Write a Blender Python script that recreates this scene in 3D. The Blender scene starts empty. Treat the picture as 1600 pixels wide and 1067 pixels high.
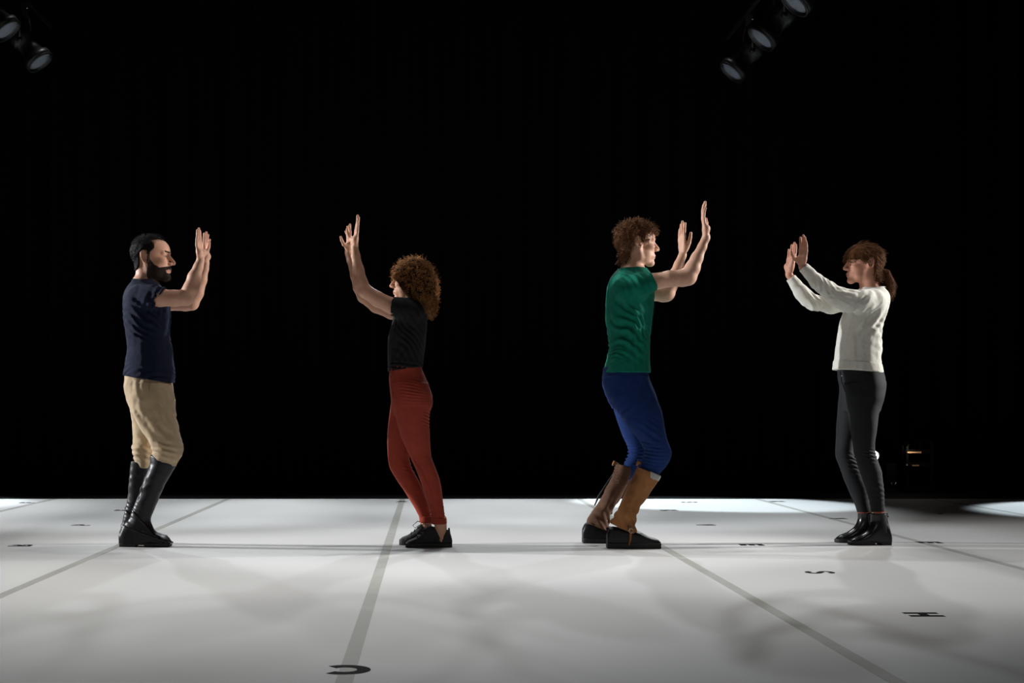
import bpy, math, random
import numpy as np
from mathutils import Vector

# ------------------------------------------------------------------ camera, world, lights, exposure
SC = bpy.context.scene
COL = SC.collection
FPX = 2200.0            # focal length in pixels of the 1600 px wide frame
CAMH = 0.735            # camera stands low, in front of the stage
VX, VY = 672.0, 645.0   # where the lens axis meets the 1600x1067 frame (shifted lens)

cam_d = bpy.data.cameras.new('camera'); cam = bpy.data.objects.new('camera', cam_d); COL.objects.link(cam)
cam.location = (0, 0, CAMH); cam.rotation_euler = (math.pi/2, 0, 0)
cam_d.sensor_width = 36; cam_d.lens = 36*FPX/1600
cam_d.shift_x = (800-VX)/1600; cam_d.shift_y = (VY-533.5)/1600
cam_d.clip_end = 100
SC.camera = cam

w = bpy.data.worlds.new('world'); SC.world = w; w.use_nodes = True
w.node_tree.nodes['Background'].inputs[0].default_value = (0.5, 0.6, 0.8, 1)
w.node_tree.nodes['Background'].inputs[1].default_value = 0.0004

SC.view_settings.view_transform = 'Standard'; SC.view_settings.look = 'None'
SC.view_settings.gamma = 1; SC.view_settings.use_curve_mapping = False
SC.view_settings.exposure = 0.0

def spot(name, loc, target, power, angle, blend, color=(1, 1, 1), size=0.08):
    d = bpy.data.lights.new(name, 'SPOT'); o = bpy.data.objects.new(name, d); COL.objects.link(o)
    d.energy = power; d.spot_size = math.radians(angle); d.spot_blend = blend; d.color = color
    d.shadow_soft_size = size
    o.location = loc
    o.rotation_euler = (Vector(target)-Vector(loc)).to_track_quat('-Z', 'Y').to_euler()
    return o
# top back light from both upstage corners, high side light from both wings, a cool pool far upstage
for x_ in (-3.9, -1.5, 1.2, 3.8):
    spot('back_spot', (x_, 13.4, 4.4), (x_*0.55, 7.8, 0.4), 480, 34, 0.75, (0.92, 0.97, 1.0))
for x_ in (-3.8, 0.0, 3.8):
    spot('top_spot', (x_, 8.7, 6.6), (x_*0.97, 7.4, 0), 300+22*abs(x_), 52, 0.75, (1.0, 0.97, 0.94))
for x_ in (-2.9, -1.3, 0.1, 2.5):
    spot('downstage_spot', (x_, 7.3, 6.6), (x_*0.95, 5.5 if x_ < 2 else 6.3, 0), 440, 38, 0.9, (1.0, 0.98, 0.95))
for x_ in (-4.5, -2.3, -0.3, 1.5):
    spot('upstage_spot', (x_, 11.4, 6.8), (x_, 10.7, 0), 1250, 36, 0.65, (0.93, 0.97, 1.0))
spot('side_spot', (-8.7, 8.9, 2.7), (-1.0, 7.75, 1.2), 4000, 24, 0.5, (0.95, 0.97, 1.0))
spot('side_spot', (8.9, 8.9, 2.7), (1.6, 7.75, 1.2), 3200, 24, 0.5, (1.0, 0.97, 0.94))
spot('front_fill', (-4.5, -4.0, 5.0), (-1.0, 7.8, 1.0), 190, 40, 0.6, (1.0, 0.93, 0.86))  # both front fills are added to lift the camera side of the figures
spot('front_fill', (4.5, -4.0, 5.0), (1.0, 7.8, 1.0), 190, 40, 0.6, (1.0, 0.93, 0.86))
spot('pool_spot', (-0.8, 13.6, 4.6), (2.2, 11.5, 0), 3000, 19, 0.25, (0.80, 0.93, 1.0))
spot('pool_spot', (-7.2, 13.6, 4.6), (-4.6, 11.7, 0), 2400, 22, 0.25, (0.80, 0.93, 1.0))
spot('pool_spot', (7.4, 13.0, 4.6), (5.35, 10.75, 0), 2200, 22, 0.25, (0.80, 0.93, 1.0))

# ------------------------------------------------------------------ materials
def nodes_of(m):
    m.use_nodes = True
    return m.node_tree, m.node_tree.nodes['Principled BSDF']
def mat(name, col, rough=0.8, metal=0.0, var=0.12, scale=30, bump=0.0, bscale=200, sheen=0.0, spec=0.5,
        stretch=(1, 1, 1), sss=0.0, wave=None):
    m = bpy.data.materials.new(name); nt, p = nodes_of(m); L = nt.links
    tc = nt.nodes.new('ShaderNodeTexCoord'); mp = nt.nodes.new('ShaderNodeMapping')
    mp.inputs['Scale'].default_value = stretch; L.new(tc.outputs['Object'], mp.inputs['Vector'])
    n = nt.nodes.new('ShaderNodeTexNoise'); n.inputs['Scale'].default_value = scale; n.inputs['Detail'].default_value = 5
    L.new(mp.outputs[0], n.inputs['Vector'])
    r = nt.nodes.new('ShaderNodeValToRGB')
    r.color_ramp.elements[0].position = 0.3; r.color_ramp.elements[1].position = 0.7
    r.color_ramp.elements[0].color = [c*(1-var) for c in col]+[1]
    r.color_ramp.elements[1].color = [min(1, c*(1+var)) for c in col]+[1]
    L.new(n.outputs['Fac'], r.inputs[0]); L.new(r.outputs[0], p.inputs['Base Color'])
    p.inputs['Roughness'].default_value = rough; p.inputs['Metallic'].default_value = metal
    p.inputs['Specular IOR Level'].default_value = spec
    if sheen: p.inputs['Sheen Weight'].default_value = sheen
    if sss:
        p.inputs['Subsurface Weight'].default_value = sss
        p.inputs['Subsurface Radius'].default_value = (0.012, 0.004, 0.002); p.inputs['Subsurface Scale'].default_value = 1.0
    if bump:
        if wave:
            b = nt.nodes.new('ShaderNodeTexWave'); b.inputs['Scale'].default_value = bscale
            b.bands_direction = wave; b.inputs['Distortion'].default_value = 1.0; src = b.outputs['Fac']
        else:
            b = nt.nodes.new('ShaderNodeTexNoise'); b.inputs['Scale'].default_value = bscale
            b.inputs['Detail'].default_value = 3; src = b.outputs['Fac']
        L.new(mp.outputs[0], b.inputs['Vector'])
        bp = nt.nodes.new('ShaderNodeBump'); bp.inputs['Strength'].default_value = bump; bp.inputs['Distance'].default_value = 0.002
        L.new(src, bp.inputs['Height']); L.new(bp.outputs[0], p.inputs['Normal'])
    return m

def strand_mat(name, col, lo=0.45, hi=1.9, rough=0.4):
    m = bpy.data.materials.new(name); nt, p = nodes_of(m)
    g = nt.nodes.new('ShaderNodeNewGeometry'); r = nt.nodes.new('ShaderNodeValToRGB')
    r.color_ramp.elements[0].color = [c*lo for c in col]+[1]; r.color_ramp.elements[1].color = [c*hi for c in col]+[1]
    nt.links.new(g.outputs['Random Per Island'], r.inputs[0]); nt.links.new(r.outputs[0], p.inputs['Base Color'])
    p.inputs['Roughness'].default_value = rough; p.inputs['Specular IOR Level'].default_value = 0.08; return m
M = {}
M['curls'] = strand_mat('curls', (0.26, 0.12, 0.045), .25, 2.2, .5)
M['brown_strands'] = strand_mat('brown_strands', (0.115, 0.054, 0.026), .4, 1.9, .55)
M['chestnut_strands'] = strand_mat('chestnut_strands', (0.11, 0.049, 0.023), .4, 1.9, .75)
M['vinyl'] = mat('vinyl', (0.50, 0.50, 0.495), 0.75, spec=0.25, var=0.035, scale=1.4, bump=0.05, bscale=60, stretch=(1, 0.25, 1))
M['tape'] = mat('tape', (0.31, 0.31, 0.285), 0.7, spec=0.2, var=0.05, scale=8)
M['black_floor'] = mat('black_floor', (0.006, 0.006, 0.0063), 0.9, spec=0.05, var=0.2, scale=3)
M['curtain'] = mat('curtain', (0.004, 0.004, 0.0045), 0.95, spec=0.1, sheen=0.0)
M['letter'] = mat('letter', (0.008, 0.008, 0.009), 0.9, var=0.1, spec=0.05)
M['lamp_black'] = mat('lamp_black', (0.010, 0.010, 0.011), 0.42, var=0.1, scale=20)
M['rack_black'] = mat('rack_black', (0.003, 0.003, 0.003), 0.7, spec=.08)
M['lens'] = mat('lens', (0.24, 0.27, 0.32), 0.6, var=0.05, scale=15)
M['chrome'] = mat('chrome', (0.6, 0.6, 0.6), 0.25, 1.0)
M['skin_a'] = mat('skin_a', (0.62, 0.345, 0.24), 0.5, var=0.07, scale=25, bump=0.12, bscale=350, sss=0.12, spec=0.3)
M['skin_b'] = mat('skin_b', (0.60, 0.325, 0.215), 0.5, var=0.07, scale=25, bump=0.1, bscale=350, sss=0.12, spec=0.3)
M['skin_c'] = mat('skin_c', (0.70, 0.41, 0.29), 0.48, var=0.07, scale=25, bump=0.12, bscale=350, sss=0.12, spec=0.3)
M['skin_d'] = mat('skin_d', (0.58, 0.29, 0.205), 0.5, var=0.07, scale=25, bump=0.1, bscale=350, sss=0.12, spec=0.3)
M['lip'] = mat('lip', (0.42, 0.17, 0.14), 0.4, var=0.1)
M['eye_white'] = mat('eye_white', (0.42, 0.38, 0.35), 0.35)
M['iris'] = mat('iris', (0.05, 0.035, 0.02), 0.15)
M['hair_black'] = mat('hair_black', (0.007, 0.0055, 0.005), 0.7, spec=.1, var=0.3, scale=90, bump=0.4, bscale=260)
M['beard'] = mat('beard', (0.028, 0.018, 0.014), 0.8, spec=.2, var=0.35, scale=250, bump=0.5, bscale=420)
M['hair_curly'] = mat('hair_curly', (0.24, 0.115, 0.05), 0.45, var=0.4, scale=45)
M['hair_curly_core'] = mat('hair_curly_core', (0.03, 0.013, 0.006), 0.9, spec=.1, var=0.4, scale=90, bump=0.6, bscale=160)
M['hair_brown'] = mat('hair_brown', (0.10, 0.045, 0.022), 0.85, spec=.04, var=0.35, scale=60, bump=0.4, bscale=200)
M['hair_chestnut'] = mat('hair_chestnut', (0.085, 0.036, 0.017), 0.85, spec=.04, var=0.35, scale=60, bump=0.4, bscale=200)
M['navy'] = mat('navy', (0.008, 0.012, 0.032), 0.9, var=0.2, bump=0.6, bscale=80, wave='X', sheen=0.0, spec=.2)
M['black_tee'] = mat('black_tee', (0.007, 0.007, 0.009), 0.85, var=0.2, bump=0.3, bscale=300, spec=.25)
M['green_tee'] = mat('green_tee', (0.004, 0.16, 0.105), 0.85, var=0.12, bump=0.3, bscale=300, spec=.15)
M['wool'] = mat('wool', (0.70, 0.69, 0.62), 0.95, var=0.06, scale=60, bump=0.5, bscale=260, sheen=0.2)
M['beige'] = mat('beige', (0.46, 0.34, 0.21), 0.9, var=0.07, bump=0.3, bscale=320, sheen=0.1)
M['rust'] = mat('rust', (0.30, 0.045, 0.026), 0.85, var=0.08, bump=0.25, bscale=320, spec=.2)
M['blue'] = mat('blue', (0.010, 0.030, 0.13), 0.9, var=0.12, bump=0.25, bscale=320, spec=.2)
M['charcoal'] = mat('charcoal', (0.009, 0.010, 0.012), 0.8, var=0.15, bump=0.3, bscale=320, spec=.3)
M['leather'] = mat('leather', (0.008, 0.008, 0.010), 0.42, spec=.3, var=0.2, scale=40, bump=0.35, bscale=60)
M['polished'] = mat('polished', (0.008, 0.0075, 0.008), 0.25, spec=.4, var=0.2, scale=30, bump=0.1, bscale=50)
M['suede'] = mat('suede', (0.31, 0.135, 0.052), 0.8, spec=.15, var=0.3, scale=14, bump=0.3, bscale=120)
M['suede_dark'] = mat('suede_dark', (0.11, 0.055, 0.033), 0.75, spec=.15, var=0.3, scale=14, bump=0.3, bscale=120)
M['rubber'] = mat('rubber', (0.012, 0.012, 0.013), 0.6, var=0.15)
M['knit'] = mat('knit', (0.014, 0.014, 0.016), 0.8, var=0.25, scale=120, bump=0.5, bscale=300)
M['clear_band'] = mat('clear_band', (0.35, 0.34, 0.32), 0.3)
M['red_trim'] = mat('red_trim', (0.35, 0.06, 0.03), 0.8)
M['wood'] = mat('wood', (0.45, 0.27, 0.15), 0.4, var=0.2, stretch=(1, 8, 8))
mm = bpy.data.materials.new('lit_lens'); nt, p = nodes_of(mm); M['lit_lens'] = mm
p.inputs['Base Color'].default_value = (0.8, 0.9, 1, 1); p.inputs['Emission Color'].default_value = (0.72, 0.9, 1, 1)
p.inputs['Emission Strength'].default_value = 4.0

# ------------------------------------------------------------------ object helpers
def link_mesh(name, v, f, m, parent=None, smooth=True):
    me = bpy.data.meshes.new(name)
    v = np.asarray(v, dtype=np.float32); 
    if isinstance(f, np.ndarray):
        n = f.shape[1]
        me.vertices.add(len(v)); me.vertices.foreach_set('co', v.ravel())
        me.loops.add(f.size); me.loops.foreach_set('vertex_index', f.astype(np.int32).ravel())
        me.polygons.add(len(f)); me.polygons.foreach_set('loop_start', np.arange(0, f.size, n, dtype=np.int32))
        me.polygons.foreach_set('loop_total', np.full(len(f), n, dtype=np.int32))
        me.update(calc_edges=True); me.validate()
    else:
        me.from_pydata([tuple(map(float, q)) for q in v], [], f); me.update()
    if smooth: me.polygons.foreach_set('use_smooth', np.ones(len(me.polygons), dtype=bool))
    me.materials.append(m)
    o = bpy.data.objects.new(name, me); COL.objects.link(o)
    if parent is not None: o.parent = parent
    return o
def empty(name, loc=(0, 0, 0)):
    o = bpy.data.objects.new(name, None); COL.objects.link(o); o.location = loc; o.empty_display_size = 0.1
    return o
def tag(o, label=None, cat=None, group=None, kind=None):
    if label: o['label'] = label
    if cat: o['category'] = cat
    if group: o['group'] = group
    if kind: o['kind'] = kind
    return o
def set_origin(o, loc):
    loc = Vector(loc)
    if o.type == 'MESH':
        o.data.transform(__import__('mathutils').Matrix.Translation(-loc))
    o.location = loc
def box(x0, x1, y0, y1, z0, z1):
    v = [(x, y, z) for x in (x0, x1) for y in (y0, y1) for z in (z0, z1)]
    return v, [(0, 1, 3, 2), (4, 6, 7, 5), (0, 4, 5, 1), (2, 3, 7, 6), (0, 2, 6, 4), (1, 5, 7, 3)]
def merge(parts):
    V, F, n = [], [], 0
    for v, f in parts:
        V += [tuple(q) for q in v]; F += [tuple(i+n for i in q) for q in f]; n += len(v)
    return V, F
def lathe(prof, a, d, n=28, cap=True):
    """profile [(t along d, radius)] revolved about the axis from a along unit d"""
    a = Vector(a); d = Vector(d).normalized(); u = d.orthogonal().normalized(); wv = d.cross(u)
    V, F = [], []
    for t, r in prof:
        for i in range(n):
            th = 2*math.pi*i/n; V.append(tuple(a+d*t+(u*math.cos(th)+wv*math.sin(th))*r))
    for j in range(len(prof)-1):
        for i in range(n):
            F.append((j*n+i, j*n+(i+1) % n, (j+1)*n+(i+1) % n, (j+1)*n+i))
    if cap:
        F.append(tuple(range(n))[::-1]); F.append(tuple(range((len(prof)-1)*n, len(prof)*n)))
    return V, F
def tube(pts, r, n=8):
    pts = [Vector(p) for p in pts]; V, F = [], []
    d0 = (pts[1]-pts[0]).normalized(); u = d0.orthogonal().normalized()
    for i, p in enumerate(pts):
        d = (pts[min(i+1, len(pts)-1)]-pts[max(i-1, 0)]).normalized()
        u = (u-d*u.dot(d)).normalized(); wv = d.cross(u)
        rr = r[i] if isinstance(r, (list, tuple)) else r
        for k in range(n):
            th = 2*math.pi*k/n; V.append(tuple(p+(u*math.cos(th)+wv*math.sin(th))*rr))
    for i in range(len(pts)-1):
        for k in range(n):
            F.append((i*n+k, i*n+(k+1) % n, (i+1)*n+(k+1) % n, (i+1)*n+k))
    F.append(tuple(range(n))[::-1]); F.append(tuple(range((len(pts)-1)*n, len(pts)*n)))
    return V, F

# ------------------------------------------------------------------ signed distance sculpting
class Field:
    def __init__(s, ax, ay, az):
        s.ax, s.ay, s.az = (np.asarray(a, np.float32) for a in (ax, ay, az))
        s.F = np.full((len(ax), len(ay), len(az)), 0.1, np.float32)
    def blk(s, lo, hi):
        sl = []
        for a, l, h in zip((s.ax, s.ay, s.az), lo, hi):
            i0 = max(int(np.searchsorted(a, l))-1, 0); i1 = min(int(np.searchsorted(a, h))+2, len(a))
            sl.append(slice(i0, max(i1, i0+1)))
        sl = tuple(sl)
        return sl, s.ax[sl[0]][:, None, None], s.ay[sl[1]][None, :, None], s.az[sl[2]][None, None, :]
    def op(s, fn, lo, hi, k=0.0, mode='add'):
        pad = k+0.014
        sl, X, Y, Z = s.blk([q-pad for q in lo], [q+pad for q in hi])
        d = fn(X, Y, Z); A = s.F[sl]
        if mode == 'add':
            r = np.minimum(A, d)
            if k > 0: h = np.maximum(k-np.abs(A-d), 0)/k; r = r-h*h*k*0.25
        elif mode == 'sub':
            d = -d; r = np.maximum(A, d)
            if k > 0: h = np.maximum(k-np.abs(A-d), 0)/k; r = r+h*h*k*0.25
        s.F[sl] = r
    def cone(s, a, b, ra, rb, k=0.01, mode='add', flat=None, clip=None):
        a = np.array(a, float); b = np.array(b, float); R = max(ra, rb)
        ab = b-a; L2 = max(float(ab@ab), 1e-9)
        def fn(X, Y, Z):
            px, py, pz = X-a[0], Y-a[1], Z-a[2]
            t = np.clip((px*ab[0]+py*ab[1]+pz*ab[2])/L2, 0, 1)
            qx, qy, qz = px-t*ab[0], py-t*ab[1], pz-t*ab[2]
            d2 = qx*qx+qy*qy+qz*qz
            if flat is not None:
                n, fa = flat; c = qx*n[0]+qy*n[1]+qz*n[2]; d2 = d2+c*c*(fa*fa-1)
            d = np.sqrt(d2)-(ra+t*(rb-ra))
            if clip is not None:
                d = np.maximum(d, (X-clip[0][0])*clip[1][0]+(Y-clip[0][1])*clip[1][1]+(Z-clip[0][2])*clip[1][2])
            return d
        s.op(fn, np.minimum(a, b)-R, np.maximum(a, b)+R, k, mode)
    def chain(s, pts, rs, k=0.01, mode='add', flat=None):
        for i in range(len(pts)-1): s.cone(pts[i], pts[i+1], rs[i], rs[i+1], k, mode, flat)
    def ell(s, c, r, k=0.01, mode='add'):
        c = np.array(c, float); r = np.array(r, float)
        def fn(X, Y, Z):
            x, y, z = (X-c[0])/r[0], (Y-c[1])/r[1], (Z-c[2])/r[2]
            k0 = np.sqrt(x*x+y*y+z*z)+1e-6; k1 = np.sqrt((x/r[0])**2+(y/r[1])**2+(z/r[2])**2)+1e-6
            return k0*(k0-1)/k1
        s.op(fn, c-r, c+r, k, mode)
    def loft(s, keys, k=0.01, grow=0.0, sm=0.012, power=2.0, zcap=(0, 0), round_cap=False):
        """keys: (z, x0, x1, yc, b) ; horizontal ellipses stacked along z"""
        K = np.array(sorted(keys), float); z0, z1 = K[0, 0], K[-1, 0]
        zz = np.linspace(z0-0.03, z1+0.03, 600); dz = zz[1]-zz[0]
        T = [np.interp(zz, K[:, 0], K[:, i]) for i in range(1, 5)]
        if sm > 0:
            w_ = np.exp(-0.5*(np.arange(-60, 61)*dz/sm)**2); w_ /= w_.sum()
            T = [np.convolve(np.pad(t, 60, mode='edge'), w_, 'valid') for t in T]
        lo = (K[:, 1].min()-grow, (K[:, 3]-K[:, 4]).min()-grow, z0); hi = (K[:, 2].max()+grow, (K[:, 3]+K[:, 4]).max()+grow, z1)
        def fn(X, Y, Z):
            x0, x1, yc, b = (np.interp(Z, zz, t).astype(np.float32) for t in T)
            a = np.maximum((x1-x0)/2+grow, 0.004); b = np.maximum(b+grow, 0.004); xc = (x0+x1)/2
            ux, uy = np.abs(X-xc)/a, np.abs(Y-yc)/b
            if power == 2.0:
                k0 = np.sqrt(ux*ux+uy*uy)+1e-6; k1 = np.sqrt((ux/a)**2+(uy/b)**2)+1e-6; d = k0*(k0-1)/k1
            else:
                q = (ux**power+uy**power)**(1/power); d = (q-1)*np.minimum(a, b)
            e = np.maximum(z0+zcap[0]-Z, Z-(z1-zcap[1]))
            if round_cap:
                return np.where(e > 0, np.sqrt(np.maximum(d, -0.02)**2*np.sign(np.maximum(d, 0))+e*e), d)
            return np.maximum(d, e)
        s.op(fn, lo, hi, k)
    def xloft(s, keys, k=0.01, grow=0.0, sm=0.006, power=2.6):
        """keys: (x, z0, z1, yc, b) ; upright sections stacked along x"""
        K = np.array(sorted(keys), float); x0_, x1_ = K[0, 0], K[-1, 0]
        xx = np.linspace(x0_-0.02, x1_+0.02, 500); dx = xx[1]-xx[0]
        T = [np.interp(xx, K[:, 0], K[:, i]) for i in range(1, 5)]
        if sm > 0:
            w_ = np.exp(-0.5*(np.arange(-40, 41)*dx/sm)**2); w_ /= w_.sum()
            T = [np.convolve(np.pad(t, 40, mode='edge'), w_, 'valid') for t in T]
        lo = (x0_, (K[:, 3]-K[:, 4]).min()-grow, K[:, 1].min()-grow); hi = (x1_, (K[:, 3]+K[:, 4]).max()+grow, K[:, 2].max()+grow)
        def fn(X, Y, Z):
            z0, z1, yc, b = (np.interp(X, xx, t).astype(np.float32) for t in T)
            a = np.maximum((z1-z0)/2+grow, 0.003); b = np.maximum(b+grow, 0.003); zc = (z0+z1)/2
            q = ((np.abs(Z-zc)/a)**power+(np.abs(Y-yc)/b)**power)**(1/power); d = (q-1)*np.minimum(a, b)
            return np.maximum(d, np.maximum(x0_-X, X-x1_))
        s.op(fn, lo, hi, k)
    def plane(s, p, n, k=0.0, lo=None, hi=None):
        """cut away everything on the +n side of the plane (inside the given box)"""
        p = np.array(p, float); n = np.array(n, float); n /= np.linalg.norm(n)
        lo = lo if lo is not None else (s.ax[0], s.ay[0], s.az[0]); hi = hi if hi is not None else (s.ax[-1], s.ay[-1], s.az[-1])
        sl, X, Y, Z = s.blk(lo, hi)
        d = (X-p[0])*n[0]+(Y-p[1])*n[1]+(Z-p[2])*n[2]; A = s.F[sl]; r = np.maximum(A, d)
        if k > 0: h = np.maximum(k-np.abs(A-d), 0)/k; r = r+h*h*k*0.25
        s.F[sl] = r
    def displace(s, waves, noise=None, band=0.02):
        """waves: (direction, wavelength, amplitude, centre, radius); noise: (amp, size, stretch)"""
        I = np.nonzero(np.abs(s.F) < band)
        P = np.stack([s.ax[I[0]], s.ay[I[1]], s.az[I[2]]], 1)
        add = np.zeros(len(P), np.float32)
        wob = vnoise(P*9.0, 3)-0.5; amp_n = np.clip(vnoise(P*12.0, 9)*1.9-.45, 0, 1)
        for d, wl, amp, c, r in waves:
            d = np.array(d, float); d /= np.linalg.norm(d)
            g = np.exp(-0.5*(((P-np.array(c))/np.array(r))**2).sum(1))
            add += amp*g*np.sin(P@d*2*math.pi/wl+wob*8.0)*(0.35+1.3*amp_n)
        if noise:
            for amp, size, st in noise:
                add += amp*2*(vnoise(P/size*np.array(st), 7)-0.5)
        s.F[I] += add
    def mesh(s, name, m, parent):
        v, f = surface_nets(s.F, s.ax, s.ay, s.az)
        return link_mesh(name, v, f, m, parent)

_L = np.random.RandomState(5).rand(32, 32, 32).astype(np.float32)
def vnoise(P, seed=0):
    P = P+seed*3.7; i = np.floor(P).astype(int); f = P-i; f = f*f*(3-2*f); i &= 31; j = (i+1) & 31
    x0, y0, z0 = i.T; x1, y1, z1 = j.T; fx, fy, fz = f.T
    c00 = _L[x0, y0, z0]*(1-fx)+_L[x1, y0, z0]*fx; c10 = _L[x0, y1, z0]*(1-fx)+_L[x1, y1, z0]*fx
    c01 = _L[x0, y0, z1]*(1-fx)+_L[x1, y0, z1]*fx; c11 = _L[x0, y1, z1]*(1-fx)+_L[x1, y1, z1]*fx
    return ((c00*(1-fy)+c10*fy)*(1-fz)+(c01*(1-fy)+c11*fy)*fz).astype(np.float32)

def surface_nets(F, ax, ay, az):
    F = F.copy()
    for sl in ((0,), (-1,), (slice(None), 0), (slice(None), -1), (slice(None), slice(None), 0), (slice(None), slice(None), -1)):
        F[sl] = 0.1
    S = F < 0
    cnt = sum(S[i:S.shape[0]-1+i, j:S.shape[1]-1+j, k:S.shape[2]-1+k].astype(np.int8) for i in (0, 1) for j in (0, 1) for k in (0, 1))
    act = (cnt > 0) & (cnt < 8)
    C = np.argwhere(act); idx = np.full(act.shape, -1, np.int32); idx[act] = np.arange(len(C))
    i, j, k = C.T
    corner = {(a, b, c): F[i+a, j+b, k+c] for a in (0, 1) for b in (0, 1) for c in (0, 1)}
    acc = np.zeros((len(C), 3)); n = np.zeros(len(C))
    for a in corner:
        for ax_ in range(3):
            if a[ax_] == 1: continue
            b = list(a); b[ax_] = 1; b = tuple(b)
            f0, f1 = corner[a], corner[b]; mk = (f0 < 0) != (f1 < 0)
            t = np.where(mk, f0/np.where(mk, f0-f1, 1), 0)
            for q in range(3):
                acc[:, q] += np.where(mk, a[q]+(t if q == ax_ else 0), 0)
            n += mk
    acc /= n[:, None]; P = C+acc
    V = np.stack([np.interp(P[:, q], np.arange(len(A)), A) for q, A in enumerate((ax, ay, az))], 1)
    Q = []
    for ax_ in range(3):
        s0 = [slice(None)]*3; s1 = [slice(None)]*3; s0[ax_] = slice(0, -1); s1[ax_] = slice(1, None)
        A, B = S[tuple(s0)], S[tuple(s1)]; E = np.argwhere(A != B)
        fl = A[tuple(E.T)]
        o1, o2 = [(1, 2), (2, 0), (0, 1)][ax_]
        def c(d1, d2):
            e = E.copy(); e[:, o1] -= d1; e[:, o2] -= d2
            return idx[tuple(e.T)]
        q = np.stack([c(1, 1), c(0, 1), c(0, 0), c(1, 0)], 1)
        q = np.where(fl[:, None], q, q[:, ::-1]); Q.append(q)
    return V.astype(np.float32), np.concatenate(Q)

def strands(name, P, D, length, m, parent, r=0.0008, seg=8, curl=(0, 0), droop=0.0, sides=3, rng=None, taper=0.5, jitter=0.0):
    """many hair strands in one mesh; P roots, D unit start directions, curl=(radius, turns)"""
    rng = rng or np.random.RandomState(1); n = len(P); P = np.asarray(P, float); D = np.asarray(D, float)
    D = D/np.linalg.norm(D, axis=1)[:, None]
    Ln = np.asarray(length, float) if np.ndim(length) else length*rng.uniform(0.7, 1.25, n)
    t = np.linspace(0, 1, seg)
    up = np.tile([0.0, 0, -1], (n, 1))
    C = np.zeros((n, seg, 3)); pos = P.copy(); d = D.copy(); C[:, 0] = pos
    for i in range(1, seg):
        d = d+up*droop/seg*3+rng.normal(0, jitter, d.shape); d /= np.linalg.norm(d, axis=1)[:, None]
        pos = pos+d*(Ln/(seg-1))[:, None]; C[:, i] = pos
    ref = np.tile([0.31, 0.87, 0.38], (n, 1)); T = np.gradient(C, axis=1); T /= np.linalg.norm(T, axis=2)[:, :, None]+1e-9
    U = np.cross(T, ref[:, None, :]); U /= np.linalg.norm(U, axis=2)[:, :, None]+1e-9; W = np.cross(T, U)
    if curl[0] > 0:
        ph = rng.uniform(0, 6.28, n)[:, None]+t[None]*6.283*curl[1]*rng.uniform(0.7, 1.3, n)[:, None]
        rr = curl[0]*rng.uniform(0.6, 1.3, n)[:, None]*np.minimum(1, t*4)[None]
        C = C+U*(np.cos(ph)*rr)[..., None]+W*(np.sin(ph)*rr)[..., None]
        T = np.gradient(C, axis=1); T /= np.linalg.norm(T, axis=2)[:, :, None]+1e-9
        U = np.cross(T, ref[:, None, :]); U /= np.linalg.norm(U, axis=2)[:, :, None]+1e-9; W = np.cross(T, U)
    rad = (r*(1-taper*t))[None, :, None]
    ring = [C+(U*math.cos(a)+W*math.sin(a))*rad for a in [2*math.pi*q/sides for q in range(sides)]]
    V = np.stack(ring, 2).reshape(-1, 3)
    b = (np.arange(n)[:, None, None]*seg+np.arange(seg-1)[None, :, None])*sides
    q = np.arange(sides)[None, None, :]; q2 = (q+1) % sides
    Fc = np.stack([b+q, b+q2, b+sides+q2, b+sides+q], -1).reshape(-1, 4)
    o = link_mesh(name, V, Fc, m, parent); o['kind'] = 'stuff'; return o

def in_poly(U, W, poly):
    """signed distance to a 2-D polygon, negative inside"""
    P = np.array(poly, float); n = len(P); d = None; ins = np.zeros(np.broadcast(U, W).shape, bool)
    for i in range(n):
        a, b = P[i], P[(i+1) % n]; e = b-a
        x, y = U-a[0], W-a[1]; t = np.clip((x*e[0]+y*e[1])/(e@e), 0, 1)
        dd = (x-t*e[0])**2+(y-t*e[1])**2; d = dd if d is None else np.minimum(d, dd)
        c = ((a[1] <= W) != (b[1] <= W)) & (U < a[0]+(W-a[1])/(e[1] if abs(e[1]) > 1e-9 else 1e-9)*e[0])
        ins ^= c
    return np.where(ins, -1, 1)*np.sqrt(d)

# ------------------------------------------------------------------ people
def px2w(px, py, y):
    return np.array([(px-VX)*y/FPX, y, CAMH-(py-VY)*y/FPX])

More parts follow.
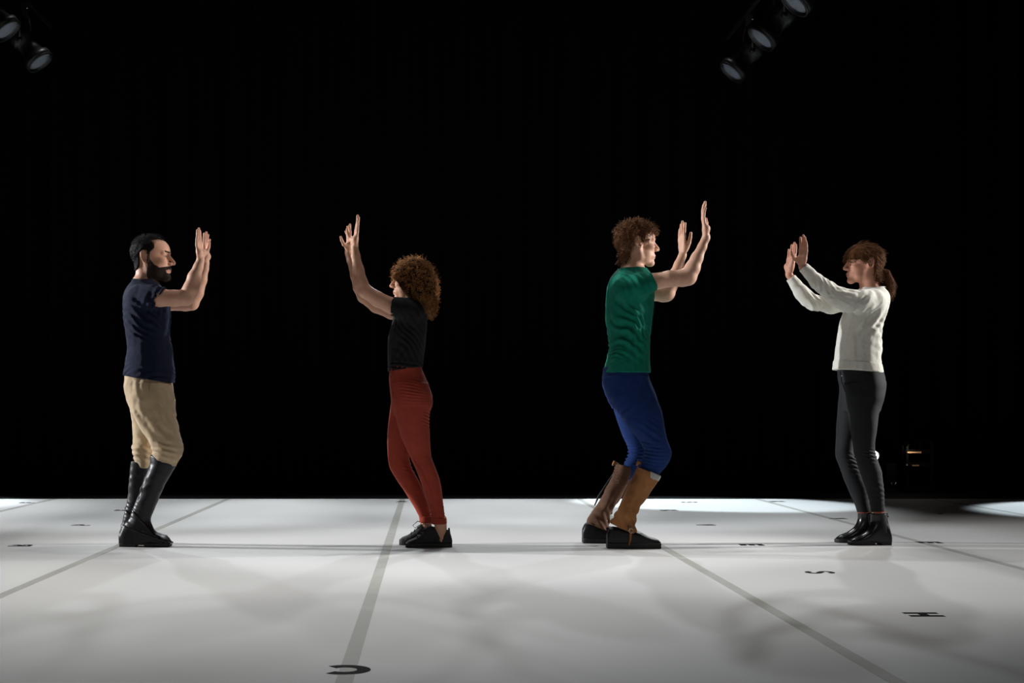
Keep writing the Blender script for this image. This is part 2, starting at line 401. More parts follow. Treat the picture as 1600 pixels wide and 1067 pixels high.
class Person:
    def __init__(s, label, D0, facing, xr, skin, group=None, near_y=None):
        s.D0 = D0; s.f = facing; s.skin = skin
        gx = px2w((xr[0]+xr[1])/2, 0, D0)[0]
        s.root = empty('person', (0, 0, 0)); tag(s.root, label, 'person')
        s.gx = gx; s.xr = xr
        a = px2w(xr[0]-8, 0, D0-0.25)[0]; b = px2w(xr[1]+8, 0, D0+0.25)[0]
        zt = px2w(0, 310, D0)[2]
        s.az = np.concatenate([np.arange(0.0, 1.02, 0.0075), np.arange(1.02, zt, 0.0028)])
        s.B = Field(np.arange(min(a, b)-0.02, max(a, b)+0.02, 0.003), np.arange(D0-0.36, D0+0.36, 0.0032), s.az)
    def P(s, px, py, dy=0.0): return px2w(px, py, s.D0+dy)
    def pr(s, r): return r*s.D0/FPX           # pixels -> metres
    def keys(s, rows):
        """rows (py, pxL, pxR, dy, half width) -> loft keys"""
        out = []
        for py, l, r, dy, b in rows:
            a = s.P(l, py, dy); c = s.P(r, py, dy); out.append((a[2], a[0], c[0], s.D0+dy, b))
        return out
    def xkeys(s, rows, dy, ground=0.0):
        """rows (px, py_top or None, py_bottom or None, half width)"""
        out = []
        for px, t, b, hw in rows:
            a = s.P(px, t, dy); z0 = ground if b is None else s.P(px, b, dy)[2]
            out.append((a[0], z0, a[2], s.D0+dy, hw))
        return out
    def child(s, name, F, m, parent=None):
        return F.mesh(name, m, parent or s.root)
    def finish(s):
        """move the empty to the feet; parts keep their place"""
        loc = Vector((s.gx, s.D0, 0)); s.root.location = loc
        for c in s.root.children:
            c.location = c.location-loc

    # ---- head in units of its height S: u forward, v sideways, w up from the chin
    def head(s, ear_px, chin_py, S_px, yaw=0.0, pitch=0.0, female=False, nose=1.0, lips_k=1.0, brow=1.0, jaw=1.0):
        s.S = S = s.pr(S_px); s.H0 = s.P(ear_px, chin_py, 0.0); f = s.f
        cy, sy = math.cos(yaw), math.sin(yaw); cp, sp = math.cos(pitch), math.sin(pitch)
        fw = np.array([f*cy, sy, 0.0]); la = np.array([-f*sy, cy, 0.0]); up = np.array([0, 0, 1.0])
        fw2 = fw*cp+up*sp; up2 = up*cp-fw*sp
        s.fr = (fw2, la, up2)
        c = s.hp(0.1, 0, 0.5); R = 0.95*S
        sl, X, Y, Z = s.B.blk(c-R*0.82, c+R*0.82); s.hsl = sl
        u, v, w_ = s.loc(X, Y, Z); va = np.abs(v)
        jk = jaw
        def E(c, r, sym=True):
            x, y, z = (u-c[0])/r[0], ((va if sym else v)-c[1])/r[1], (w_-c[2])/r[2]
            k0 = np.sqrt(x*x+y*y+z*z)+1e-6; k1 = np.sqrt((x/r[0])**2+(y/r[1])**2+(z/r[2])**2)+1e-6
            return k0*(k0-1)/k1
        def Cn(a, b, ra, rb):
            a = np.array(a, float); b = np.array(b, float); ab = b-a; L = ab@ab
            x, y, z = u-a[0], va-a[1], w_-a[2]; t = np.clip((x*ab[0]+y*ab[1]+z*ab[2])/L, 0, 1)
            return np.sqrt((x-t*ab[0])**2+(y-t*ab[1])**2+(z-t*ab[2])**2)-(ra+t*(rb-ra))
        def un(A, B, k): h = np.maximum(k-np.abs(A-B), 0)/k; return np.minimum(A, B)-h*h*k*0.25
        def sb(A, B, k): B = -B; h = np.maximum(k-np.abs(A-B), 0)/k; return np.maximum(A, B)+h*h*k*0.25
        br = 0.9 if female else 1.0
        d = E((0.06, 0, 0.665), (0.425, 0.332, 0.335))
        d = un(d, E((0.21, 0, 0.68), (0.30, 0.255, 0.24)), 0.12)
        d = un(d, E((0.23, 0, 0.40), (0.275, 0.225*br, 0.27)), 0.10)
        d = un(d, E((0.22, 0.12, 0.24), (0.18, 0.12*br, 0.17)), 0.10)
        d = un(d, Cn((0.40, 0.05, 0.075), (0.09, 0.185*br*jk, 0.19), 0.065, 0.06), 0.08)
        d = un(d, Cn((0.09, 0.185*br*jk, 0.19), (0.03, 0.24, 0.42), 0.06, 0.07), 0.09)
        d = un(d, E((0.435, 0, 0.075), (0.092, 0.10, 0.082)), 0.06)
        d = un(d, E((0.41, 0, 0.235), (0.125, 0.14, 0.12)), 0.06)
        d = un(d, E((0.34, 0.175*br, 0.435), (0.125, 0.09, 0.065)), 0.07)
        d = un(d, Cn((0.475, 0.05, 0.605), (0.40, 0.20, 0.62), 0.045*brow, 0.045*brow), 0.05)
        d = sb(d, E((0.515, 0.135, 0.545), (0.085, 0.085, 0.052)), 0.05)
        # nose
        d = un(d, Cn((0.492, 0, 0.565), (0.495+0.100*nose, 0, 0.418), 0.034, 0.042), 0.035)
        d = un(d, E((0.49+0.105*nose, 0, 0.396), (0.050, 0.048, 0.046)), 0.02)
        d = un(d, E((0.535, 0.052, 0.375), (0.055, 0.03, 0.036)), 0.025)
        d = un(d, Cn((0.49, 0, 0.36), (0.57, 0, 0.37), 0.03, 0.02), 0.02)
        d = sb(d, E((0.56, 0.03, 0.345), (0.025, 0.012, 0.02)), 0.008)
        # lips and mouth line
        d = un(d, Cn((0.532, 0.015, 0.25), (0.475, 0.10, 0.222), 0.021*lips_k, 0.012), 0.02)
        d = un(d, Cn((0.522, 0.0, 0.185), (0.47, 0.09, 0.208), 0.024*lips_k, 0.012), 0.02)
        d = sb(d, Cn((0.565, 0, 0.218), (0.485, 0.12, 0.213), 0.009, 0.007), 0.008)
        d = sb(d, E((0.545, 0, 0.145), (0.035, 0.06, 0.022)), 0.03)
        # eyelids over the eyeball, open slit
        d = un(d, E((0.420, 0.135, 0.542), (0.062, 0.066, 0.060)), 0.015)
        d = sb(d, E((0.470, 0.155, 0.540), (0.050, 0.080, 0.019)), 0.006)
        # ears
        eu, ew, ev = u+0.0+(w_-0.52)*0.18, w_-0.52, va-0.325
        q = np.sqrt((eu/0.070)**2+(ew/0.124)**2)+1e-6
        ring = np.sqrt(((q-1)*0.075)**2+(ev-0.022)**2)-0.018
        ring = np.where((eu > 0.035) & (ew < 0.03) & (ew > -0.06), 0.05, ring)
        plate = np.maximum((q-1.0)*0.07, np.abs(ev+0.004)-0.014)
        d = un(d, plate, 0.02); d = un(d, ring, 0.012)
        d = un(d, E((0.018, 0.335, 0.415), (0.03, 0.018, 0.028)), 0.012)
        d = sb(d, E((0.015, 0.352, 0.51), (0.028, 0.022, 0.045)), 0.01)
        d = d*S
        A = s.B.F[sl]; k = 0.02; h = np.maximum(k-np.abs(A-d), 0)/k
        s.B.F[sl] = np.minimum(A, d)-h*h*k*0.25
        s.ul = (u, v, va, w_)
    def loc(s, X, Y, Z):
        x, y, z = X-s.H0[0], Y-s.H0[1], Z-s.H0[2]; S = s.S; a, b, c = s.fr
        return ((x*a[0]+y*a[1]+z*a[2])/S, (x*b[0]+y*b[1]+z*b[2])/S, (x*c[0]+y*c[1]+z*c[2])/S)
    def hp(s, u, v, w_):
        a, b, c = s.fr; return s.H0+s.S*(u*a+v*b+w_*c)
    def patch(s, name, regions, off, m, noise=0.0, parent=None, extra=None, nsize=0.01):
        """a layer that follows the head surface inside 2-D (u,w) regions: hair, beard, lips, eyebrows"""
        sl = s.hsl; u, v, va, w_ = s.ul; R = None
        for poly, vlo, vhi in regions:
            r = in_poly(u, w_, poly); r = np.maximum(r, np.maximum(vlo-va, va-vhi))
            R = r if R is None else np.minimum(R, r)
        F = Field(s.B.ax[sl[0]], s.B.ay[sl[1]], s.B.az[sl[2]])
        base = s.B.F[sl]-off
        if noise:
            I = np.nonzero(np.abs(base) < 0.02); Pn = np.stack([F.ax[I[0]], F.ay[I[1]], F.az[I[2]]], 1)
            base = base.copy(); base[I] += noise*2*(vnoise(Pn/nsize, 2)-0.5)
        if off > .006:
            e = np.sqrt(((u+.01)/.125)**2+((va-.435)/.090)**2+((w_-.555)/.185)**2)
            R = np.maximum(R, (1-e)*.09)
        R = R*s.S
        d = np.maximum(base, R); k = min(0.008, off*1.6)
        h = np.maximum(k-np.abs(base-R), 0)/k; d = d+h*h*k*0.25
        F.F = np.maximum(d, -(s.B.F[sl]+0.006)).astype(np.float32)
        if extra: extra(F)
        return F
    def face_bits(s, brow_m, brow_off=0.0018, brow_k=1.0):
        F = s.patch('lips', [([(0.44, 0.226), (0.60, 0.262), (0.62, 0.17), (0.46, 0.20)], 0.0, 0.10)], 0.0007, M['lip'])
        s.child('lips', F, M['lip'])
        for sg in (-1, 1):
            F = s.patch('eyebrow', [([(0.35, 0.640), (0.43, 0.676), (0.58, 0.648), (0.58, 0.604), (0.44, 0.630), (0.35, 0.610)], 0.055, 0.22)], brow_off*brow_k, brow_m)
            F.F = np.maximum(F.F, -sg*s.ul[1]*s.S).astype(np.float32)
            s.child('eyebrow', F, brow_m)
        for sg in (-1, 1):
            c = s.hp(0.418, 0.135*sg, 0.541); r = 0.054*s.S; fw = s.fr[0]
            prof = [(r*math.sin(a), r*math.cos(a)) for a in np.linspace(-1.5, 1.5, 14)]
            v, f = lathe(prof, c, fw, 20); e = link_mesh('eye', v, f, M['eye_white'], s.root)
            prof = [(r*1.015*math.sin(a), r*1.015*math.cos(a)) for a in np.linspace(0.86, 1.56, 7)]
            v, f = lathe(prof, c, fw, 18); link_mesh('iris', v, f, M['iris'], e)
    def sample_patch(s, F, n, rng, cond=None):
        v, f = surface_nets(F.F, F.ax, F.ay, F.az)
        P = v[f].mean(1); N = np.cross(v[f[:, 1]]-v[f[:, 0]], v[f[:, 3]]-v[f[:, 0]]); N /= np.linalg.norm(N, axis=1)[:, None]+1e-12
        if cond is not None:
            mk = cond(P, N); P, N = P[mk], N[mk]
        i = rng.randint(0, len(P), n); return P[i], N[i]

    def hand(s, wrist, f, alpha, near, size=1.0, curl=(0, 0, 0, 0), spread=0.05, thumb=(0.6, 0.5, 0.6), roll_tilt=0.0, wr=0.02, n_dir=None):
        """palm faces the way the person looks, turned by alpha towards the camera; thumb points to the other hand"""
        B = s.B; f = np.array(f, float); f /= np.linalg.norm(f)
        n = np.array([s.f*math.cos(alpha), -math.sin(alpha), 0.0]); n -= f*(n@f); n /= np.linalg.norm(n)
        t = np.cross(f, n); want = 1.0 if near else -1.0
        if t[1]*want < 0: t = -t
        L = 0.19*size; wpos = np.array(wrist, float)
        fl = (n, 1.35)
        offs = [0.031, 0.0105, -0.0105, -0.030]; lens = [0.074, 0.082, 0.076, 0.060]; kn = [0.094, 0.097, 0.091, 0.082]
        rad = [0.0088, 0.0090, 0.0086, 0.0076]
        B.cone(wpos-f*0.01, wpos+f*0.03*size+t*0.0, wr*1.0, 0.021*size, 0.012, flat=(n, 1.25))
        for i in range(4):
            o = offs[i]*size
            k_ = wpos+f*kn[i]*size+t*o*1.03
            B.cone(wpos+f*0.018*size+t*o*0.55, k_, 0.0145*size, 0.0118*size, 0.012, flat=fl)
            a = (1.5-i)*spread; d = f*math.cos(a)+t*math.sin(a)
            p = k_; c = curl[i]; r = rad[i]*size
            for j, part in enumerate((0.46, 0.30, 0.24)):
                ang = c*(0.8 if j == 0 else 1.0+0.3*j)
                dd = d*math.cos(ang)+n*math.sin(ang); d = dd/np.linalg.norm(dd)
                if j == 0: n_loc = n
                q = p+d*lens[i]*part*size
                B.cone(p, q, r*(1.0-0.07*j), r*(0.95-0.08*j), 0.0022 if j else 0.005)
                p = q
        # thenar, hypothenar and thumb
        B.ell(wpos+f*0.040*size+t*0.020*size+n*0.010*size, (0.019*size,)*3, 0.014)
        B.ell(wpos+f*0.038*size-t*0.022*size+n*0.007*size, (0.016*size, 0.016*size, 0.020*size), 0.014)
        td = t*thumb[0]+n*thumb[1]+f*thumb[2]; td /= np.linalg.norm(td)
        a0 = wpos+f*0.022*size+t*0.022*size+n*0.006*size
        a1 = a0+td*0.042*size; td2 = td*0.75+f*0.55; td2 /= np.linalg.norm(td2)
        a2 = a1+td2*0.030*size; td3 = td2*0.8+f*0.35; td3 /= np.linalg.norm(td3); a3 = a2+td3*0.024*size
        B.cone(a0, a1, 0.0145*size, 0.0115*size, 0.012); B.cone(a1, a2, 0.0108*size, 0.0098*size, 0.006); B.cone(a2, a3, 0.0098*size, 0.0078*size, 0.004)

    def grid(s, x0, x1, yh, py0, py1, h=0.005, dyc=0.0):
        """a finer or coarser field for a garment, in pixel bounds"""
        a = s.P(x0, 0, -0.25)[0]; b = s.P(x1, 0, -0.25)[0]; c = s.P(x0, 0, 0.25)[0]; d = s.P(x1, 0, 0.25)[0]
        z1 = s.P(0, py0, 0)[2]; z0 = s.P(0, py1, 0)[2]
        return Field(np.arange(min(a, c)-0.03, max(b, d)+0.03, h), np.arange(s.D0+dyc-yh, s.D0+dyc+yh, h), np.arange(z0, z1, h))

def garment_top(p, torso, sleeves, h=0.0048, xr=None, pyr=None, folds=(), noise=None, hem=None, power=2.2, grow=0.0):
    """torso loft, sleeves cut square and hollowed at the cuff, folds, hem cut"""
    F = p.grid(xr[0], xr[1], 0.34, pyr[0], pyr[1], h)
    F.loft(p.keys(torso), k=0.0, grow=grow, power=power, sm=0.014)
    ends = []
    for pts, rs, cut in sleeves:
        W = [p.P(*q) for q in pts]; R = [p.pr(r) for r in rs]
        d = (W[-1]-W[-2])/np.linalg.norm(W[-1]-W[-2])
        n = d if cut is True else np.array(cut, float)/np.linalg.norm(cut)
        F.chain(W[:-1], R[:-1], k=0.03)
        F.cone(W[-2], W[-1]+d*0.012, R[-2], R[-1], k=0.012, clip=(W[-1], n)); ends.append((W[-1], d, R[-1]))
    F.displace([(d, wl, a, p.P(*c), r) for d, wl, a, c, r in folds], noise)
    if hem: F.plane(p.P(*hem[0]), hem[1], k=0.003)
    for c, d, r in ends:
        F.cone(c-d*0.012, c+d*0.006, r-0.0045, r-0.004, k=0.002, mode='sub')
    return F
def legs_build(p, lofts, xr, pyr, h=0.0048, folds=(), noise=None, grow=0.0, cuts=(), k=0.02):
    F = p.grid(xr[0], xr[1], 0.30, pyr[0], pyr[1], h)
    for rows in lofts: F.loft(p.keys(rows), k=k, grow=grow, sm=0.009, power=2.15)
    F.displace([(d, wl, a, p.P(*c), r) for d, wl, a, c, r in folds], noise)
    for c in cuts: F.plane(p.P(*c[0]), c[1], k=0.002, lo=c[2] if len(c) > 2 else None, hi=c[3] if len(c) > 2 else None)
    return F
def ring_band(p, name, back, front, dy, halfw, r, m, parent, n=40):
    a, b = p.P(*back), p.P(*front); c = (a+b)/2; e = (b-a)/2
    pts = [c+e*math.cos(t)+np.array([0, halfw*math.sin(t), 0]) for t in np.linspace(0, 2*math.pi, n+1)]
    v, f = tube(pts, r, 8); return link_mesh(name, v, f, m, parent)
def line_tube(p, name, pts, r, m, parent, n=6):
    v, f = tube([p.P(*q) for q in pts], r, n); return link_mesh(name, v, f, m, parent)
def body_base(p, torso, leglofts, arms, neck):
    """the continuous figure: trunk, legs and arms under the clothes"""
    B = p.B
    up = [r for r in torso if r[0] <= 546]; q = up[-1]; g = leglofts[0][1]
    up += [(q[0]+14, q[1]+7, q[2]-7, 0, q[4]-.02), (g[0]+10, g[1]+8, g[2]-8, 0, g[4]-.03)]
    B.loft(p.keys(up), k=0.02, grow=-0.014, power=2.1, sm=0.014)
    for rows in leglofts: B.loft(p.keys(rows), k=0.03, grow=-0.012, sm=0.01)
    for pts, rs in arms:
        B.chain([p.P(*q) for q in pts], [p.pr(r) for r in rs], k=0.012)
    for a, b, ra, rb in neck: B.cone(p.P(*a), p.P(*b), p.pr(ra), p.pr(rb), k=0.02, flat=((0, 1, 0), 1.0))
def foot_skin(p, ankles):
    for a, b, ra, rb in ankles: p.B.cone(p.P(*a), p.P(*b), p.pr(ra), p.pr(rb), k=0.02)
def shoe(p, name, rows, dy, sole_h, m, sole_m, extra=None, h=0.0035, power=2.6, extra_sole=None, sgrow=0.003, shaft=None, cut=None, label=None):
    pxs = [r[0] for r in rows]+[q for r in (shaft or []) for q in (r[1], r[2])]
    pys = [r[1] for r in rows]+[r[0] for r in (shaft or [])]
    g = p.D0+dy
    x0 = p.P(min(pxs), 0, dy)[0]-0.02; x1 = p.P(max(pxs), 0, dy)[0]+0.02; z1 = p.P(0, min(pys), dy)[2]+0.02
    F = Field(np.arange(x0, x1, h), np.arange(g-0.085, g+0.085, h), np.arange(-0.012, z1, h))
    F.xloft(p.xkeys([(r[0], r[1], None, r[2]) for r in rows], dy), k=0.0, power=power)
    if shaft: F.loft(p.keys([(r[0], r[1], r[2], dy, r[3]) for r in shaft]), k=0.03, sm=0.01)
    if extra: extra(F)
    F.plane((0, 0, sole_h*0.8), (0, 0, -1), k=0.0)
    if cut: F.plane(p.P(*cut[0]), cut[1], k=0.003)
    o = F.mesh(name, m, p.root)
    G = Field(F.ax, F.ay, np.arange(-0.006, sole_h+0.012, 0.003))
    K = p.xkeys([(r[0], r[1], None, r[2]) for r in rows], dy)
    G.xloft([(x, 0.0-0.03, 0.2, yc, b) for x, z0, z1_, yc, b in K], k=0.0, grow=sgrow, power=6)
    G.plane((0, 0, 0.0), (0, 0, -1)); G.plane((0, 0, sole_h), (0, 0, 1), k=0.003)
    if extra_sole: extra_sole(G)
    G.mesh('sole', sole_m, o)
    if label: o['label'] = label
    return o, F

# ------------------------------------------------------------------ the stage
def tri_plane(name, x0, x1, y0, y1, z0, z1, m, parent=None):
    v, f = box(x0, x1, y0, y1, z0, z1); return link_mesh(name, v, f, m, parent, smooth=False)
floor = tri_plane('floor', -11, 11, 1.2, 17.0, -0.05, -0.004, M['black_floor']); tag(floor, kind='structure')
SEAMS = [-6.24, -4.72, -3.21, -1.725, -0.235, 1.275, 2.79, 4.29, 5.80]
edges = [-7.7]+SEAMS+[7.3]
YB = 12.04
for i in range(len(edges)-1):
    s_ = tri_plane('vinyl_strip', edges[i]+0.0015, edges[i+1]-0.0015, 1.3, YB, -0.004, 0.0, M['vinyl'], floor)
for x in SEAMS:
    tri_plane('seam_tape', x-0.024, x+0.024, 1.3, YB, 0.0, 0.0005, M['tape'], floor)

# black drapes around the stage, gathered in folds
def drape(name, a, b, z1=7.5, amp=0.07, per=0.32):
    a, b = np.array(a, float), np.array(b, float); L = np.linalg.norm(b-a); e = (b-a)/L; nrm = np.array([-e[1], e[0]])
    n = int(L/per*8); V, F = [], []
    for i in range(n+1):
        t = i/n*L; o = amp*math.sin(t/per*6.283)+amp*0.4*math.sin(t/per*2.9)
        q = a+e*t+nrm*o
        V += [(q[0], q[1], 0.0), (q[0], q[1], z1)]
    for i in range(n): F.append((2*i, 2*i+2, 2*i+3, 2*i+1))
    o = link_mesh(name, V, F, M['curtain']); tag(o, kind='structure'); return o
drape('wall_back', (-9.5, 15.5), (9.5, 15.5))
drape('wall_left', (-9.5, 2.0), (-9.5, 15.5))
drape('wall_right', (9.5, 15.5), (9.5, 2.0))
ceil = tri_plane('ceiling', -10, 10, 1.2, 16.0, 7.5, 7.6, M['curtain']); tag(ceil, kind='structure')

# ------------------------------------------------------------------ black letters laid on the floor
T_ = 0.26
def arc(cx, cy, rx, ry, a0, a1, n=14):
    return [(cx+rx*math.cos(math.radians(a0+(a1-a0)*i/n)), cy+ry*math.sin(math.radians(a0+(a1-a0)*i/n))) for i in range(n+1)]
h_ = T_/2
GL = {  # strokes in a box w x 1, letter up = +y
 'H': [[(h_, 0), (h_, 1)], [(.84-h_, 0), (.84-h_, 1)], [(h_, .5), (.84-h_, .5)]],
 'E': [[(h_, 0), (h_, 1)], [(0, h_*.8), (.72, h_*.8)], [(0, .5), (.66, .5)], [(0, 1-h_*.8), (.72, 1-h_*.8)]],
 'F': [[(h_, 0), (h_, 1)], [(0, .5), (.62, .5)], [(0, 1-h_*.8), (.70, 1-h_*.8)]],
 'V': [[(h_, 1), (.42, .06)], [(.84-h_, 1), (.42, .06)]],
 'A': [[(h_, 0), (.43, .95)], [(.86-h_, 0), (.43, .95)], [(.2, .26), (.66, .26)]],
 'K': [[(h_, 0), (h_, 1)], [(h_, .32), (.74, 1)], [(.32, .55), (.80, 0)]],
 'C': [arc(.45, .5, .5-h_, .47-h_*.8, 48, 312, 26)],
 'S': [arc(.38, .72, .25, .28-h_*.75, 15, 270, 16)+arc(.38, .29, .25, .29-h_*.75, 90, -165, 16)],
 'P': [[(h_, 0), (h_, 1)], [(0, 1-h_*.75), (.44, 1-h_*.75)]+arc(.44, .69, .20, .31-h_*.75, 90, -90, 10)+[(0, .38+h_*.75)]],
 'B': [[(h_, 0), (h_, 1)], [(0, 1-h_*.75), (.44, 1-h_*.75)]+arc(.44, .735, .18, .265-h_*.75, 90, -90, 8)+[(0, .5)],
       [(0, .5), (.46, .5)]+arc(.46, .26, .21, .26-h_*.75, 90, -90, 8)+[(0, h_*.75)]],
 'J': [[(.5, 1), (.5, .32)]+arc(.31, .32, .19, .32-h_*.75, 0, -170, 10)],
}
def letter(ch, x, y, rot, cap=0.125, label=''):
    V, F = [], []; lift = 0.0009
    W = {'E': .72, 'F': .7, 'S': .76, 'P': .76, 'B': .8, 'J': .64, 'K': .8, 'A': .86, 'C': .86}.get(ch, .84)
    cap *= {'C': 1.2, 'S': 1.1}.get(ch, 1.0)
    c, s_ = math.cos(rot), math.sin(rot)
    for q, st in enumerate(GL[ch]):
        P = [np.array(a, float) for a in st]; th = T_*(0.72 if ch in 'SBP' and len(st) > 3 else (1.0 if ch in 'CJ' else 1.0))*0.5
        if ch in 'VAK' and q != 0 or ch in 'VA': th *= 0.92
        b = len(V); z = lift+q*0.00008
        for i, a in enumerate(P):
            d0 = P[i]-P[i-1] if i else P[1]-P[0]; d1 = P[i+1]-P[i] if i+1 < len(P) else d0
            d0 = d0/np.linalg.norm(d0); d1 = d1/np.linalg.norm(d1); m_ = d0+d1; m_ = m_/np.linalg.norm(m_)
            nn = np.array([-m_[1], m_[0]]); k_ = th/max(0.5, abs(m_@d1))
            for sg in (1, -1):
                g = (a+nn*k_*sg-np.array([W/2, .5]))*cap
                V.append((g[0]*c-g[1]*s_, g[0]*s_+g[1]*c, z)); V.append((g[0]*c-g[1]*s_, g[0]*s_+g[1]*c, 0.0002))
        n = len(P)
        for i in range(n-1):
            o = b+4*i
            F += [(o, o+2, o+6, o+4), (o+1, o+5, o+7, o+3), (o, o+4, o+5, o+1), (o+2, o+3, o+7, o+6)]
        F += [(b, b+1, b+3, b+2), (b+4*n-4, b+4*n-2, b+4*n-1, b+4*n-3)]
    o = link_mesh('floor_letter', V, F, M['letter'], smooth=False); o.location = (x, y, 0.0)
    tag(o, label, 'letter', 'black letters on the white stage floor'); return o
def gxy(px, py):
    D = FPX*CAMH/(py-VY); return (px-VX)*D/FPX, D
R90, L90 = -math.pi/2, math.pi/2
for ch, px, py, rot, lab in [
    ('C', 540, 1046.5, math.pi, 'black letter C on the seam tape nearest the camera'),
    ('H', 1443, 960.2, R90, 'black letter H lying sideways at the right front of the floor'),
    ('S', 1281, 894.3, R90, 'black letter S sideways between the tall man and the woman in white'),
    ('E', 1174, 851.2, R90, 'black letter E on open floor just right of the brown gaiters'),
    ('V', 1102, 820.2, R90, 'black letter V on the floor behind the tall man, right of his gaiters'),
    ('K', 1045, 797.2, R90, 'black letter K far back, right of the brown gaiters'),
    ('E', 1452, 847.6, R90, 'black letter E on the tape line right of the woman in black boots'),
    ('V', 1308, 810.3, R90, 'black letter V on a tape line, left of the ankle boots'),
    ('K', 1214, 783.6, R90, 'small black letter K in the bright pool of light'),
    ('J', 1478, 802.6, R90, 'black letter far back at the right edge of the floor'),
    ('S', 1077, 784.6, R90, 'small black letter near the back edge behind the tall man'),
    ('A', 628, 783.6, 0, 'black letter A at the back edge on the middle tape line'),
    ('B', 33, 852.3, L90, 'black letter B at the left edge of the floor'),
    ('P', 128, 820.3, L90, 'black letter P left of the man in black riding boots'),
    ('F', 193, 797.2, L90, 'black letter F partly hidden behind the black riding boots'),
    ('F', 44, 785.3, L90, 'black letter F at the far left back edge of the floor')]:
    x, y = gxy(px, py); letter(ch, x, y, rot, label=lab)

# ------------------------------------------------------------------ hanging stage lamps
def stage_lamp(px, py, D, aim, label, group, pipe_x, R=0.1):
    c = px2w(px, py, D); aim = Vector(aim).normalized(); up = Vector((0, 0, 1))
    side = aim.cross(up).normalized()
    root = empty('stage_lamp', tuple(c)); tag(root, label, 'stage light', group)
    A = Vector((0, 0, 0))
    v, f = lathe([(-0.42, 0.045), (-0.415, 0.06), (-0.34, 0.066), (-0.335, 0.088), (-0.20, 0.092), (-0.195, 0.078), (-0.05, 0.092), (-0.045, R+0.018), (0.006, R+0.018), (0.006, R+0.002), (-0.012, R+0.0)], A, aim, 32)
    link_mesh('housing', v, f, M['lamp_black'], root)
    v, f = lathe([(-0.014, R), (-0.006, R-0.001), (0.0, R*0.7), (0.004, R*0.35), (0.005, 0.002)], A, aim, 32)
    link_mesh('lens', v, f, M['lens'], root)
    v, f = lathe([(0.006, R+0.02), (0.016, R+0.02), (0.016, R+0.004), (0.006, R+0.004)], A, aim, 32, cap=False)
    link_mesh('filter_frame', v, f, M['lamp_black'], root)
    # yoke from the two trunnions up to the pipe clamp
    m_ = A-aim*0.2; top = m_+Vector((0, 0, 0.24))
    pts = [m_+side*0.115, m_+side*0.118+Vector((0, 0, 0.17)), m_+side*0.07+Vector((0, 0, 0.225)), m_-side*0.07+Vector((0, 0, 0.225)), m_-side*0.118+Vector((0, 0, 0.17)), m_-side*0.115]
    v, f = tube(pts, 0.011, 6); link_mesh('yoke', v, f, M['lamp_black'], root)
    for sg in (1, -1):
        v, f = lathe([(0, 0.022), (0.02, 0.022), (0.026, 0.012)], m_+side*0.1*sg, side*sg, 12); link_mesh('knob', v, f, M['lamp_black'], root)
    q = merge([box(-0.022, 0.022, -0.02, 0.02, 0.0, 0.075), box(-0.035, 0.035, -0.012, 0.012, 0.06, 0.10)])
    o = link_mesh('clamp', [(x+top[0], y+top[1], z+top[2]-0.02) for x, y, z in q[0]], q[1], M['lamp_black'], root, smooth=False)
    v, f = lathe([(0, 0.007), (0.03, 0.007)], top+Vector((0.02, -0.02, 0.03)), (0.3, -0.8, 0.1), 8); link_mesh('bolt', v, f, M['chrome'], root)
    return root, c+np.array(m_)
g_ = 'hanging stage lamps'
RA, LA = (-0.66, -0.06, -0.74), (0.62, -0.06, -0.78)
tops = {}
for (px, py, D, aim, lab) in [
    (1144, 112, 11.5, RA, 'lowest black stage lamp at upper right, its lens facing down left'),
    (1190, 60, 10.46, RA, 'middle black stage lamp at upper right with bare grey lens'),
    (1242, 4, 9.5, RA, 'topmost stage lamp at upper right, cut off by the frame'),
    (62, 96, 11.5, LA, 'lower stage lamp at upper left, its lens facing down right'),
    (10, 47, 10.6, LA, 'stage lamp at the upper left corner, lens cut by the frame edge')]:
    r_, c_ = stage_lamp(px, py, D, aim, lab, g_, 0); tops.setdefault(px > 600, []).append(c_)
for right, cs in tops.items():
    cs = np.array(cs); x = cs[:, 0].mean(); z = cs[:, 2].mean()+0.24+0.085+0.026
    v, f = tube([(x, 6.0, z), (x, 12.3, z)], 0.024, 14); parts = [(v, f)]
    root = link_mesh('lighting_pipe', v, f, M['lamp_black'])
    tag(root, 'black steel pipe carrying the %s stage lamps' % ('upper right' if right else 'upper left'), 'pipe')
    for y in (6.4, 8.0):
        v, f = tube([(x, y, z), (x, y, 7.5)], 0.012, 8); link_mesh('drop_rod', v, f, M['lamp_black'], root)

# ------------------------------------------------------------------ equipment far back at the right: floor lamp on a stand, keyboard stand
D_ = 13.2
def q_(px, py, d=0.0): return px2w(px, py, D_+d)
fl = empty('floor_spotlight', tuple(px2w(1364, 766, D_)*np.array([1, 1, 0]))); tag(fl, 'small lit stage lamp on a stand behind the knee of the woman in white', 'stage light')
o0 = np.array(fl.location)
c = q_(1365, 712)-o0; aim = Vector((-0.1, -1, 0.02)).normalized()
v, f = lathe([(-0.24, 0.04), (-0.22, 0.055), (-0.06, 0.055), (-0.05, 0.062), (0.0, 0.062), (0.0, 0.05)], c, aim, 24); link_mesh('housing', v, f, M['lamp_black'], fl)
v, f = lathe([(0.001, 0.047), (0.004, 0.03), (0.006, 0.002)], c, aim, 24); link_mesh('lit_lens', v, f, M['lit_lens'], fl)
v, f = tube([c-np.array([0, -0.1, 0.055]), (c[0], c[1]+0.1, 0.05)], 0.014, 8); link_mesh('pole', v, f, M['lamp_black'], fl)
v, f = lathe([(0, 0.16), (0.02, 0.16), (0.03, 0.03), (0.05, 0.02)], (c[0], c[1]+0.1, 0.0), (0, 0, 1), 20); link_mesh('base', v, f, M['lamp_black'], fl)
